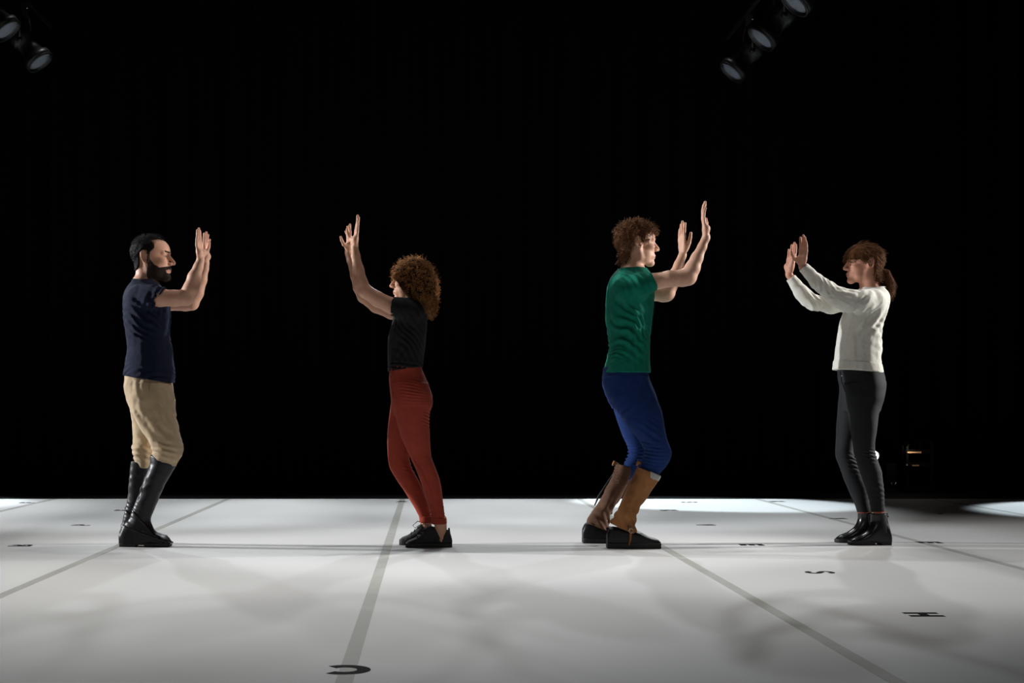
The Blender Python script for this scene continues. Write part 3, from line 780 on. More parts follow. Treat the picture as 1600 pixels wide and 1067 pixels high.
ks = empty('equipment_rack', tuple(q_(1420, 766)*np.array([1, 1, 0]))); tag(ks, 'dark equipment rack with two pale shelf edges against the black backdrop', 'rack')
o0 = np.array(ks.location)
xl, xr_ = q_(1409, 0)[0]-o0[0], q_(1452, 0)[0]-o0[0]
def bx(name, x0, x1, y0, y1, z0, z1, m): return link_mesh(name, *box(x0, x1, y0, y1, z0, z1), m, ks, smooth=False)
z1 = q_(0, 707)[2]; z2 = q_(0, 727)[2]; zb = q_(0, 768)[2]
bx('shelf', xl, xr_, -0.12, 0.22, z1-0.006, z1+0.03, M['rack_black']); bx('shelf_edge', xl+0.01, xl+0.14, -0.128, -0.1202, z1-0.002, z1+0.012, M['wood'])
bx('shelf', xl, xr_, -0.12, 0.22, z2-0.006, z2+0.03, M['rack_black']); bx('shelf_edge', xl+0.055, xl+0.12, -0.128, -0.1202, z2-0.002, z2+0.01, M['wood'])
for x in (xl+0.005, xr_-0.025):
    for y in (-0.115, 0.2): bx('post', x, x+0.02, y, y+0.02, 0.04, z1+0.1, M['rack_black'])
bx('base', xl-0.03, xr_+0.02, -0.15, 0.25, 0.0, 0.06, M['rack_black'])
v, f = lathe([(0, 0.010), (0.02, 0.012), (0.025, 0.004)], (xl+0.005, -0.12, z2+0.008), (0, -1, 0), 12); link_mesh('knob', v, f, M['chrome'], ks)
v, f = tube([(xl-.03, -.1, .06), (xl-.03, -.12, z1+.07), (xl-.01, -.16, z1+.10)], .005, 6); link_mesh('added_lamp_arm', v, f, M['rack_black'], ks)  # arm and shade added to carry the small light at the rack
v, f = lathe([(0, .008), (.015, .02), (.035, .024)], (xl-.01, -.16, z1+.10), (.5, -.2, -.8), 12, cap=False); link_mesh('added_lamp_shade', v, f, M['rack_black'], ks)
pl = bpy.data.lights.new('rack_fill', 'POINT'); plo = bpy.data.objects.new('rack_fill', pl); COL.objects.link(plo)  # added point light that brightens the shelf edges, fading to the right
pl.energy = 0.7; pl.color = (1, .82, .62); pl.shadow_soft_size = .012; plo.location = o0+np.array([xl+.005, -.19, z1+.055])
tri = empty('monitor_speaker', tuple(q_(1393, 766)*np.array([1, 1, 0]))); tag(tri, 'small dark box on the floor with two tiny glinting feet, left of the rack', 'speaker')
o0 = np.array(tri.location)
v, f = box(-0.06, 0.04, -0.05, 0.15, 0.03, 0.26); link_mesh('cabinet', v, f, M['rack_black'], tri, smooth=False)
for sg in (-1, 1):
    v, f = tube([(sg*0.008, -0.055, 0.05), (sg*0.024, -0.055, 0.085)], 0.006, 8); link_mesh('bracket', v, f, M['chrome'], tri)
v, f = box(-0.06, 0.04, -0.04, 0.14, 0.0, 0.031); link_mesh('foot', v, f, M['rubber'], tri, smooth=False)

# ------------------------------------------------------------------ person 1: navy shirt, beige breeches, black riding boots
def person_navy():
    p = Person('bearded man in navy shirt, beige breeches and tall black riding boots, arms raised', 7.84, 1, (184, 333), M['skin_a'])
    B = p.B
    torso = [(437, 208, 240, 0, .066), (443, 204, 249, 0, .085), (449, 200, 254, 0, .125), (456, 196.5, 260, 0, .165), (468, 194, 263, 0, .19), (482, 194, 265, 0, .19), (502, 195, 266, 0, .185),
             (525, 199, 264, 0, .17), (545, 201.5, 268, 0, .165), (563, 198.5, 270, 0, .165), (578, 196.5, 272, 0, .17), (590, 193, 271.5, 0, .180), (604, 193, 270, 0, .182)]
    pelvis = [(580, 197.5, 266, 0, .145), (600, 196, 269, 0, .162), (626, 199, 272, 0, .168), (645, 207, 270, 0, .13)]
    near = [(600, 198, 270, -.05, .11), (625, 201, 272, -.075, .105), (650, 209, 276, -.08, .10), (670, 220, 279, -.085, .095), (690, 232, 284, -.085, .09),
            (700, 237, 286, -.085, .088), (712, 239, 284, -.085, .078), (722, 238, 277, -.085, .062), (734, 236, 270, -.085, .05)]
    far = [(600, 197, 262, .05, .10), (626, 199, 256, .075, .10), (646, 205, 253, .08, .098), (665, 207.5, 251, .08, .09), (682, 208.5, 250, .08, .085),
           (690, 209, 250, .08, .085), (699, 206, 249, .08, .085), (708, 209, 247, .08, .078), (722, 211, 241, .08, .065), (730, 211, 238, .08, .055)]
    arms = [([(226, 463, -.16), (250, 465, -.195), (272, 466, -.2), (290, 465, -.2), (298, 452, -.2), (304, 433, -.2), (310, 417, -.2), (313.5, 405, -.2)], [14.5, 13.5, 12.3, 12, 11.8, 10.2, 7.2, 5.9]),
            ([(232, 466, .16), (262, 473, .19), (290, 475, .2), (300, 474, .2), (308, 458, .2), (315, 437, .2), (319.5, 420, .2), (321.5, 411, .2)], [14, 12.5, 11, 10.6, 10.2, 8.6, 6.5, 5.8])]
    neckp = [((228, 412, 0), (229, 450, 0), 15.5, 17), ((222, 445, 0), (236, 446, 0), 16, 12)]
    body_base(p, torso+[], [pelvis, near+[(760, 222, 250, -.085, .045), (800, 206, 232, -.085, .04), (840, 200, 225, -.085, .035)], far+[(780, 203, 224, .08, .045), (836, 196, 216, .08, .035)]], arms, neckp)
    B.xloft(p.xkeys([(196, 835, None, .028), (225, 832, None, .03), (250, 842, None, .035), (260, 848, None, .028)], -.085), k=.02)
    B.xloft(p.xkeys([(196, 832, None, .028), (225, 829, None, .03), (248, 840, None, .035), (258, 845, None, .028)], .08), k=.02)
    p.head(230, 438.4, 68, nose=1.1, brow=1.05)
    p.hand(p.P(313.5, 405, -.2), (-.12, 0, .99), math.radians(13), True, .94, curl=(.02, .05, .04, .12), spread=.015, wr=.0195)
    p.hand(p.P(321.5, 410, .2), (.02, 0, 1), math.radians(12), False, .95, curl=(.0, .03, .05, .1), spread=.015, wr=.0195, thumb=(.3, .35, .85))
    p.child('body', B, p.skin)
    beardF = p.patch('beard', [([(.065, .56), (.11, .56), (.125, .46), (.20, .36), (.33, .28), (.45, .22), (.47, .165), (.64, .152), (.64, -.12), (.12, -.12), (.02, .12), (.055, .3)], 0, .5),
                               ([(.33, .28), (.46, .31), (.53, .335), (.66, .325), (.66, .262), (.50, .242), (.42, .22)], 0, .5)], .0035, M['beard'], noise=.0007, nsize=.006)
    br = p.child('beard', beardF, M['beard'])
    rng = np.random.RandomState(3)
    P, N = p.sample_patch(beardF, 2600, rng, lambda P, N: (N@p.fr[0] > -.3))
    strands('whiskers', P-N*.001, N*.5+np.array([.3, 0, -.9]), .008, M['beard'], br, r=.00045, seg=3, rng=rng)
    hair = p.patch('hair', [([(.43, .92), (.46, 1.2), (-.6, 1.2), (-.6, .25), (-.24, .22), (-.14, .30), (-.13, .42), (-.115, .62), (-.04, .68), (.06, .66), (.075, .56), (.12, .55), (.13, .62), (.23, .72), (.22, .80), (.14, .90), (.28, .94)], 0, .6),
                            ], .0075, M['hair_black'], noise=.0022, nsize=.016)
    hr = p.child('hair', hair, M['hair_black'])
    P, N = p.sample_patch(hair, 2600, rng)
    up = P[:, 2] > p.hp(0, 0, .78)[2]
    D = N*.55+np.array([.5, 0, .1]); D[~up] = N[~up]*.35+np.array([-.35, 0, -.8])
    strands('hair_strands', P-N*.002, D, np.where(up, .022, .010)*rng.uniform(.6, 1.2, len(P)), M['hair_black'], hr, r=.0007, seg=4, rng=rng, jitter=.08)
    p.face_bits(M['beard'], .003)
    # shirt
    F = garment_top(p, torso, [([(222, 465, -.14), (234, 464, -.175), (251, 465, -.2)], [21, 18.5, 16.3], (.87, 0, -.48)), ([(224, 468, .14), (240, 469, .18), (256, 472, .195)], [20, 17.5, 15], (.87, 0, -.4))],
                    xr=(192, 275), pyr=(432, 606), hem=((231, 592.5, 0), (-.16, 0, -.987)),
                    folds=[((.55, .3, .8), .034, .0035, (225, 500, -.1), (.09, .2, .09)), ((-.2, .3, .9), .03, .004, (225, 588, -.1), (.2, .3, .035)), ((.8, .3, -.3), .03, .003, (238, 470, -.18), (.05, .1, .06))],
                    noise=[(.004, .06, (1, 1, .6)), (.0015, .02, (1, 1, .7))])
    sh = p.child('shirt', F, M['navy'])
    ring_band(p, 'collar', (208.5, 437, 0), (246.5, 443.5, 0), 0, .070, .0055, M['navy'], sh)
    # breeches
    F = legs_build(p, [pelvis, near, far], (190, 292), (575, 738), h=.0046,
                   folds=[((.3, .1, .95), .030, .005, (262, 705, -.08), (.06, .12, .035)), ((.5, 0, .86), .032, .006, (222, 702, .08), (.06, .08, .04)), ((.75, .2, .65), .05, .004, (250, 660, -.1), (.10, .12, .08)), ((.9, .2, .2), .05, .003, (230, 615, -.1), (.1, .2, .07))],
                   noise=[(.005, .05, (1, 1, .7)), (.002, .02, (1, 1, 1))])
    br_ = p.child('breeches', F, M['beige'])
    line_tube(p, 'side_seam', [(233, 598, -.168), (233, 625, -.175), (238, 650, -.174), (246, 668, -.17)], .0022, M['beige'], br_)
    line_tube(p, 'drawstring', [(267, 596, -.05), (269, 608, -.06), (270.5, 622, -.06)], .0025, M['knit'], br_)
    # boots
    shaft_n = [(700, 237, 277, .066), (727, 233.5, 275, .064), (740, 229, 268, .062), (753, 223.5, 260.5, .059), (766, 218.5, 254, .055), (778, 214.5, 248.5, .052), (795, 208, 241.5, .048),
               (809, 203, 235.5, .046), (823, 193.5, 236.5, .044), (838, 189, 240, .044), (853, 188.5, 238, .044)]
    foot_n = [(188, 834, .030), (193, 822, .037), (219, 812, .042), (235, 822, .043), (243, 832, .046), (252, 836, .049), (260, 838, .048), (265, 842, .042), (267.5, 848, .032)]
    def heel(G): G.op(lambda X, Y, Z: np.maximum(np.abs(X-p.P(226, 0, 0)[0])-.022, Z-.014)+0*Y, (p.P(218, 0, 0)[0], p.D0-.3, -.02), (p.P(234, 0, 0)[0], p.D0+.3, .014), 0.002, 'sub')
    def wr(dy):
        def f(F):
            F.displace([((.4, 0, .9), .022, .0028, p.P(214, 800, dy), (.05, .1, .04)), ((.2, 0, .95), .05, .002, p.P(232, 760, dy), (.08, .1, .07))], [(.0025, .035, (1, 1, 1))])
        return f
    b1, F1 = shoe(p, 'riding_boot', foot_n, -.085, .022, M['leather'], M['rubber'], shaft=shaft_n, cut=((255, 718.5, -.085), (.396, 0, .918)), extra=wr(-.085), extra_sole=heel)
    shaft_f = [(716, 205, 237, .056), (744, 202, 235, .056), (764, 200.5, 232, .053), (786, 198, 227, .049), (809, 192, 222, .045), (823, 190, 222, .044), (848, 188, 222, .043)]
    foot_f = [(188, 832, .030), (193, 818, .038), (214, 810, .042), (232, 820, .043), (242, 830, .046), (252, 834, .048), (260, 836, .046), (264.5, 841, .036)]
    b2, F2 = shoe(p, 'riding_boot', foot_f, .08, .022, M['leather'], M['rubber'], shaft=shaft_f, cut=((220, 722, .08), (.1, 0, .99)), extra=wr(.08), extra_sole=heel)
    for b, F, dy, ox in ((b1, F1, -.085, 0), (b2, F2, .08, -9)):
        for pa, pb in (((188+ox*.2, 818), (240+ox, 838)), ((203+ox, 792), (222+ox, 812))):
            A_ = p.P(*pa, dy); B_ = p.P(*pb, dy); d = (B_-A_)/np.linalg.norm(B_-A_); n = np.array([-d[2], 0, d[0]])
            G = Field(F.ax, F.ay, F.az); X, Y, Z = F.ax[:, None, None], F.ay[None, :, None], F.az[None, None, :]
            G.F = np.maximum(F.F-.0032, np.abs((X-A_[0])*n[0]+(Z-A_[2])*n[2]+0*Y)-.006).astype(np.float32)
            v, f = surface_nets(G.F, G.ax, G.ay, G.az); link_mesh('strap', v, f, M['polished'], b)
        q = p.P(222+ox, 832, dy-.047); v, f = tube([q+np.array([math.cos(t)*.009, 0, math.sin(t)*.009]) for t in np.linspace(0, 6.283, 14)], .0016, 6)
        link_mesh('buckle', v, f, M['chrome'], b)
    line_tube(p, 'boot_zip', [(234, 728, -.125), (224, 752, -.125), (214.5, 785, -.12)], .0018, M['polished'], b1)
    p.finish(); return p

# ------------------------------------------------------------------ person 2: black T-shirt, rust trousers, curly hair
def person_curly():
    p = Person('woman with curly hair in black T-shirt, rust red trousers and black trainers, arms raised', 7.79, -1, (534, 712), M['skin_b'])
    B = p.B
    torso = [(466, 634, 656, 0, .055), (472, 626, 662, 0, .10), (480, 618, 666, 0, .145), (492, 614, 667.5, 0, .165), (507, 612.5, 667.6, 0, .165), (517, 609, 667, 0, .16),
             (532, 606, 665.6, 0, .15), (558, 605.5, 662, 0, .135), (572, 606, 660.5, 0, .132), (584, 606, 661, 0, .132), (592, 606, 662, 0, .132)]
    pelvis = [(572, 608, 658.5, 0, .128), (580, 608, 660.5, 0, .13), (590, 608.5, 665, 0, .14), (600, 609, 669.5, 0, .155), (616, 611.5, 675.5, 0, .168), (630, 613.5, 676.3, 0, .165), (645, 616, 670.5, 0, .12)]
    near = [(600, 612, 668, -.05, .085), (633, 614.5, 674.5, -.07, .09), (645, 617, 670.8, -.072, .09), (661.7, 620, 670.3, -.072, .086), (685, 627, 671.8, -.07, .08), (700, 634, 672.5, -.07, .072), (714, 641, 673.6, -.07, .064),
            (734, 650, 682, -.07, .06), (748, 655, 687, -.07, .058), (762, 660, 690, -.07, .055), (790, 669.5, 693, -.07, .046), (807, 674, 695.2, -.07, .040), (819, 675.5, 697, -.07, .038)]
    far = [(590, 608.5, 650, .05, .085), (627, 611, 660, .07, .09), (650, 608, 658, .072, .088), (676, 605.8, 650, .072, .08), (700, 605.5, 642, .072, .068), (714, 605.8, 639, .072, .062), (731, 609, 643.5, .072, .06), (749, 619.5, 653, .072, .056),
           (766, 630.5, 662, .072, .052), (790, 646, 669.5, .072, .045), (807, 654.5, 674, .072, .039), (816.5, 656.5, 675, .072, .038)]
    arms = [([(640, 484, -.14), (612, 478, -.165), (590, 467.5, -.18), (570, 454.5, -.185), (564, 442, -.185), (559.5, 422, -.185), (555.8, 400, -.185), (554.2, 385, -.185)], [13, 12.3, 11.5, 10.5, 10.0, 8.9, 6.5, 5.2]),
            ([(640, 490, .14), (612, 487, .16), (588, 478, .175), (568, 463.5, .18), (561, 449, .18), (556, 431, .18), (548.2, 406, .18), (544, 394, .18)], [13, 11.8, 10.8, 9.6, 9.2, 8.4, 6.4, 5.2])]
    neckp = [((646, 450, 0), (650, 478, 0), 13, 14.5)]
    body_base(p, torso, [pelvis, near+[(845, 678, 700, -.07, .036)], far+[(842, 660, 680, .072, .036)]], arms, neckp)
    foot_skin(p, [((690, 812, -.07), (689, 842, -.07), 8.2, 8.5), ((689, 842, -.07), (655, 848, -.07), 8.5, 7), ((664.5, 808, .072), (666, 838, .072), 8.2, 8.5), ((666, 838, .072), (640, 846, .072), 8.5, 6)])
    p.head(646, 470, 58, female=True, nose=1.0, pitch=0.0)
    p.hand(p.P(554.2, 385, -.185), (.13, 0, .98), math.radians(12), True, .94, curl=(-.02, .03, .0, .05), spread=.02, wr=.017, thumb=(.5, .6, .65))
    p.hand(p.P(544, 393.5, .18), (.07, 0, 1), math.radians(18), False, .86, curl=(.12, .02, .1, .2), spread=.06, wr=.017, thumb=(.3, .9, .5))
    p.child('body', B, p.skin)
    p.face_bits(M['hair_curly_core'], .0012)
    # hair: a soft core and hundreds of ringlets on it
    rng = np.random.RandomState(11)
    F = p.grid(604, 692, .20, 395, 500, .004)
    R = p.pr
    F.ell(p.P(646, 434.5, 0), (R(30), .112, R(29)), .03); F.ell(p.P(657, 452, 0), (R(25), .118, R(30)), .04); F.ell(p.P(668, 474, 0), (R(12), .095, R(17)), .03)
    F.ell(p.hp(.62, 0, .16), (.37*p.S, .50*p.S, .42*p.S), .012, 'sub')
    F.displace([], [(.008, .022, (1, 1, 1)), (.003, .009, (1, 1, 1))])
    core = p.child('hair', F, M['hair_curly_core'])
    P, N = p.sample_patch(F, 2300, rng)
    fc = (P-p.hp(0, 0, 0))@p.fr[0]/p.S; wz = (P[:, 2]-p.H0[2])/p.S
    keep = ~((fc > .22) & (wz < .56)) & ~((N[:, 2] < -.35) & (fc > .05)); P, N = P[keep], N[keep]
    D = N*1.0+np.array([0, 0, -.35])+rng.normal(0, .25, N.shape)
    strands('ringlets', P-N*.008, D, rng.uniform(.022, .046, len(P)), M['curls'], core, r=.0013, seg=20, curl=(.0052, 2.3), droop=.45, rng=rng, taper=.3, jitter=.05)
    P2, N2 = p.sample_patch(F, 900, rng, lambda P, N: (P[:, 2] < p.P(0, 455, 0)[2]) & ((P-p.hp(0, 0, 0))@p.fr[0]/p.S < .0) & (N[:, 2] > -.6))
    strands('long_ringlets', P2-N2*.006, N2*.5+np.array([0, 0, -.8]), rng.uniform(.03, .06, len(P2)), M['curls'], core, r=.0013, seg=24, curl=(.0052, 3.0), droop=.8, rng=rng, taper=.3, jitter=.04)
    P3, N3 = p.sample_patch(F, 420, rng, lambda P, N: N[:, 2] > .2)
    strands('fly_away', P3-N3*.004, N3+rng.normal(0, .4, N3.shape), .04, M['curls'], core, r=.0004, seg=14, curl=(.005, 1.5), rng=rng)
    # T-shirt
    F = garment_top(p, torso, [([(642, 487, -.12), (628, 482, -.155), (611.5, 478, -.168)], [18, 16.5, 14.4], (-.99, 0, .12)), ([(642, 490, .12), (628, 487, .155), (613, 486, .165)], [17, 15, 13.4], (-.99, 0, .1))],
                    xr=(600, 672), pyr=(462, 592), hem=((633, 577.5, 0), (.13, 0, -.99)),
                    folds=[((.75, .2, .65), .028, .0035, (645, 520, -.12), (.08, .15, .1)), ((.1, .2, 1), .022, .003, (634, 573, 0), (.2, .3, .02)), ((.9, 0, -.2), .03, .003, (622, 540, -.1), (.04, .2, .1))],
                    noise=[(.004, .05, (1, 1, .6))])
    ts = p.child('t_shirt', F, M['black_tee'])
    # trousers
    F = legs_build(p, [pelvis, near, far], (600, 702), (568, 824), h=.0043,
                   folds=[((.1, 0, 1), .016, .0016, (650, 615, -.15), (.07, .1, .05)), ((.3, 0, .95), .016, .0022, (668, 655, -.08), (.025, .1, .035)), ((.3, 0, .95), .018, .0025, (638, 735, .07), (.03, .08, .035)),
                          ((.2, 0, .95), .017, .0016, (683, 800, -.07), (.05, .05, .03))], noise=[(.0022, .05, (1, 1, .7))],
                   cuts=[(p_, n_) for p_, n_ in []])
    tr = p.child('trousers', F, M['rust'])
    line_tube(p, 'fly_seam', [(611, 578, -.085), (610.5, 600, -.10), (614, 622, -.10)], .0022, M['rust'], tr)
    line_tube(p, 'side_seam', [(645, 716, -.128), (661, 742, -.127), (676, 775, -.12), (687, 812, -.108)], .0016, M['rust'], tr)
    line_tube(p, 'belt_loop', [(612, 574, -.10), (612, 586, -.105)], .004, M['rust'], tr)
    for (a, b, c_, dy, hw) in ((674.5, 696.5, 814, -.07, .042), (656, 675, 811, .072, .041)):
        K = [(c_-5, a-.8, b+.8, dy, hw), (c_+4.5, a-.4, b+1.2, dy, hw)]
        G = p.grid(a-4, b+4, .13, c_-10, c_+10, .003, dyc=dy); G.loft(p.keys(K), k=0, sm=0, grow=.001); v, f = surface_nets(G.F, G.ax, G.ay, G.az)
        link_mesh('cuff', v, f, M['rust'], tr)
    # trainers
    rows = [(706.5, 846, .026), (704, 831, .031), (701, 825, .033), (697, 829, .034), (691, 832.5, .035), (685, 829, .036), (678, 822, .037), (670, 821.5, .040), (665, 826, .043), (658, 833, .046), (651, 838.5, .048), (644, 842, .047), (637, 844.5, .040), (633.8, 849, .028)]
    rowf = [(697, 842, .026), (695, 828, .031), (692, 822, .033), (688, 825, .034), (682, 828, .035), (676, 825, .036), (668, 818, .037), (659, 817, .040), (655, 821.4, .043), (648, 828.5, .046), (641, 833.5, .048), (634, 837, .047), (627, 839.5, .040), (623.8, 844, .028)]
    def sneak(dy, x0, x1):
        def f(F):
            F.displace([((.5, 0, .85), .012, .0012, p.P((x0+x1)/2, 838, dy), (.06, .1, .02))], [(.001, .01, (1, 1, 1))])
            F.cone(p.P(x1, 820, dy), p.P(x1-1, 836, dy), .030, .024, .004, 'sub')
        return f
    for rw, dy, ax_, in ((rows, -.07, 690), (rowf, .072, 667)):
        o, F = shoe(p, 'trainer', rw, dy, .024, M['knit'], M['rubber'], extra=sneak(dy, rw[-1][0], ax_), h=.003, power=2.2, sgrow=.004)
        dx = rw[-1][0]-634
        for i in range(5):
            x = 652+i*5.2+dx; yt = np.interp(x-dx, [645, 651, 658, 665, 670, 678], [841, 838, 832.5, 825.5, 821.5, 822])-1.2+(dy > 0)*-4.5
            pts = [p.P(x, yt+3.4, dy-.030), p.P(x+.6, yt+.2, dy-.016), p.P(x+1.2, yt-.6, dy), p.P(x+.6, yt+.2, dy+.016), p.P(x, yt+3.4, dy+.030)]
            v, f = tube(pts, .0022, 6); link_mesh('lace', v, f, M['rubber'], o)
        kx = 670+dx; ky = 821-(dy > 0)*4
        for sg in (-1, 1):
            pts = [p.P(kx, ky, dy+.002*sg), p.P(kx-7, ky-3, dy+.012*sg), p.P(kx-15, ky+4, dy+.022*sg), p.P(kx-11, ky+8, dy+.02*sg), p.P(kx-4, ky+3, dy+.008*sg)]
            v, f = tube(pts, .0018, 6); link_mesh('lace', v, f, M['rubber'], o)
        q = p.P(rw[2][0]+.3, rw[2][1]+2, dy); v, f = tube([q+np.array([0, 0, .008]), q+np.array([.004, 0, -.02])], .005, 8); link_mesh('heel_tab', v, f, M['rubber'], o)
    p.finish(); return p

# ------------------------------------------------------------------ person 3: green T-shirt, blue trousers, brown gaiters
def person_green():
    p = Person('tall man in green T-shirt, blue trousers and brown leather gaiters over black shoes', 7.81, 1, (906, 1114), M['skin_c'])
    B = p.B
    torso = [(419, 968, 1009, 0, .07), (425, 961, 1016, 0, .115), (432, 956, 1019, 0, .165), (442, 952, 1021, 0, .19), (455, 949.3, 1021, 0, .20), (474, 948, 1020, 0, .19), (502, 948.5, 1018, 0, .18), (519, 950.5, 1015.6, 0, .17),
             (545, 953.5, 1014, 0, .165), (562, 949, 1013.4, 0, .165), (575, 945.5, 1014.5, 0, .17), (584, 943, 1015.6, 0, .175), (592, 942.5, 1016, 0, .176)]
    pelvis = [(574, 943.5, 1011.5, 0, .16), (590, 942, 1013, 0, .168), (601, 942.3, 1016, 0, .17), (618, 946.7, 1024, 0, .165), (638, 957, 1031, 0, .11)]
    near = [(590, 945, 1012, -.06, .10), (618, 950, 1024.3, -.085, .10), (638.5, 962, 1032.4, -.10, .098), (661.7, 978, 1037, -.12, .09), (676, 989, 1040, -.128, .085), (688, 999.5, 1042.8, -.13, .08), (698, 1005, 1047, -.135, .076), (706, 1007.5, 1050, -.14, .072),
            (717, 1005, 1048.4, -.14, .067), (730, 1000, 1040, -.14, .06), (744, 997, 1027, -.145, .046), (762, 988, 1010, -.145, .034)]
    far = [(600, 943.5, 1005, .06, .10), (635.6, 957.5, 1020, .10, .095), (656, 963.5, 1018, .12, .088), (679, 972, 1015, .13, .08), (692, 978.5, 1012, .14, .076), (701, 982, 1012, .14, .072), (711, 982, 1011, .14, .068), (726, 974.5, 1005, .14, .06), (740, 968, 994, .14, .044), (762, 956, 974, .145, .032)]
    arms = [([(988, 449, -.165), (1020, 440.5, -.205), (1046, 435.5, -.22), (1066, 434.5, -.22), (1075, 432.5, -.22), (1082, 419, -.22), (1089, 403, -.22), (1097, 386, -.22), (1103.3, 370, -.22)], [16, 12.7, 12, 12.6, 12.8, 11.3, 9.0, 6.6, 5.9]),
            ([(990, 455, .165), (1020, 458, .2), (1036, 459.5, .2), (1042, 458.5, .2), (1048, 445, .2), (1054.5, 430, .2), (1060.5, 414, .2), (1066.5, 397.5, .2)], [14, 12, 12.2, 12.3, 11.3, 9.7, 7.4, 6.2])]
    neckp = [((988, 396, 0), (989, 432, 0), 15.5, 18), ((985, 426, 0), (997, 430, 0), 16, 13)]
    body_base(p, torso, [pelvis, near+[(790, 968, 1000, -.15, .045), (840, 957, 985, -.15, .036)], far+[(790, 938, 962, .15, .045), (838, 921, 945, .155, .036)]], arms, neckp)
    B.xloft(p.xkeys([(956, 838, None, .026), (990, 838, None, .03), (1015, 848, None, .03)], -.15), k=.02)
    B.xloft(p.xkeys([(919, 832, None, .026), (950, 832, None, .03), (975, 842, None, .03)], .155), k=.02)
    p.head(989, 415.5, 67.5, yaw=math.radians(13), nose=1.08, brow=1.1)
    p.hand(p.P(1103.5, 369, -.22), (-.16, 0, .985), math.radians(8), True, 1.05, curl=(.18, .16, .14, .16), spread=.03, wr=.0205, thumb=(.75, .15, .6))
    p.hand(p.P(1067, 397, .2), (-.06, 0, 1), math.radians(-16), False, 1.02, curl=(.06, .02, .04, .05), spread=.02, wr=.0205, thumb=(.35, .42, .9))
    p.child('body', B, p.skin)
    p.face_bits(M['hair_brown'], .003)
    rng = np.random.RandomState(21)
    poly = [(.50, .80), (.60, .84), (.62, 1.3), (-.8, 1.3), (-.8, .12), (-.36, .05), (-.24, .09), (-.16, .22), (-.13, .38), (-.12, .58), (-.04, .67), (.06, .66), (.09, .54), (.14, .52), (.17, .66), (.30, .74), (.42, .76)]
    hair = p.patch('hair', [(poly, 0, .7)], .017, M['hair_brown'], noise=.007, nsize=.026)
    hr = p.child('hair', hair, M['hair_brown'])
    P, N = p.sample_patch(hair, 3600, rng)
    uu = ((P-p.H0)@p.fr[0])/p.S; ww = (P[:, 2]-p.H0[2])/p.S
    D = N*.7+rng.normal(0, .28, N.shape)+np.where(ww[:, None] > .75, np.array([[.35, 0, .0]]), np.array([[-.15, 0, -.6]]))
    strands('hair_strands', P-N*.006, D, rng.uniform(.014, .036, len(P)), M['brown_strands'], hr, r=.0013, seg=9, curl=(.003, 1.0), droop=.35, rng=rng, jitter=.12)
    P, N = p.sample_patch(hair, 260, rng, lambda P, N: (((P-p.H0)@p.fr[0])/p.S > .38) & ((P[:, 2]-p.H0[2])/p.S > .78))
    strands('fringe', P-N*.006, np.array([.9, 0, -.1])+rng.normal(0, .2, P.shape), rng.uniform(.02, .04, len(P)), M['brown_strands'], hr, r=.001, seg=9, curl=(.003, 1.0), droop=.9, rng=rng, jitter=.08)
    # T-shirt
    F = garment_top(p, torso, [([(982, 452, -.15), (1000, 446, -.19), (1022, 440, -.208)], [22, 18.5, 13.8], (.92, 0, .36)), ([(984, 456, .15), (1000, 454, .185), (1016, 456, .20)], [20, 17, 14.5], (.98, 0, .1))],
                    xr=(938, 1030), pyr=(412, 590), hem=((980, 583, 0), (0, 0, -1)),
                    folds=[((.62, .25, .74), .038, .0045, (975, 515, -.12), (.10, .15, .12)), ((.5, .2, .85), .024, .004, (955, 548, -.05), (.05, .2, .045)), ((.95, 0, .2), .035, .003, (1000, 520, -.12), (.06, .15, .12)), ((.85, .3, .35), .032, .003, (990, 445, -.19), (.06, .1, .06))],
                    noise=[(.005, .055, (1, 1, .6)), (.0015, .02, (1, 1, .7))])
    ts = p.child('t_shirt', F, M['green_tee'])
    ring_band(p, 'collar', (967, 420.5, 0), (1009.5, 421.5, 0), 0, .072, .0045, M['green_tee'], ts)
    # trousers
    F = legs_build(p, [pelvis, near, far], (936, 1056), (570, 768), h=.0044,
                   folds=[((.15, 0, 1), .019, .0035, (1010, 714, -.14), (.06, .1, .045)), ((.15, 0, 1), .019, .0035, (985, 712, .14), (.06, .1, .045)), ((.45, .1, .9), .035, .0025, (1010, 680, -.18), (.06, .1, .06)), ((-.6, .2, .7), .045, .002, (960, 630, -.1), (.08, .1, .08))],
                   noise=[(.0028, .05, (1, 1, .7))])
    tr = p.child('trousers', F, M['blue'])
    line_tube(p, 'side_seam', [(1000, 590, -.155), (1010, 625, -.180), (1026, 665, -.185), (1036, 695, -.18), (1040, 712, -.18)], .0018, M['blue'], tr)
    # shoes and gaiters
    rows = [(948, 836, .032), (950, 826, .038), (956, 822, .041), (968, 824, .043), (985, 828, .045), (997, 830.5, .048), (1005, 834.5, .050), (1013, 838, .051), (1022, 840.5, .049), (1028, 842.5, .045), (1031.5, 847, .036)]
    rowf = [(x-38, y-7, h) for x, y, h in rows]
    for rw, dy in ((rows, -.15), (rowf, .155)):
        o, F = shoe(p, 'shoe', rw, dy, .030, M['leather'], M['rubber'], power=2.9, sgrow=.004)
        ox = rw[0][0]-948; oy = rw[0][1]-836
        for i in range(4):
            x = 999+i*4.4+ox; yt = 836.2+i*1.5+oy
            v, f = tube([p.P(x, yt+2.5, dy-.022), p.P(x+.8, yt, dy), p.P(x, yt+2.5, dy+.022)], .0022, 6); link_mesh('lace', v, f, M['knit'], o)
        v, f = tube([p.P(992+ox, 834+oy, dy-.03), p.P(1002+ox, 833+oy, dy-.012), p.P(1012+ox, 838.5+oy, dy-.004)], .0022, 6); link_mesh('lace', v, f, M['knit'], o)
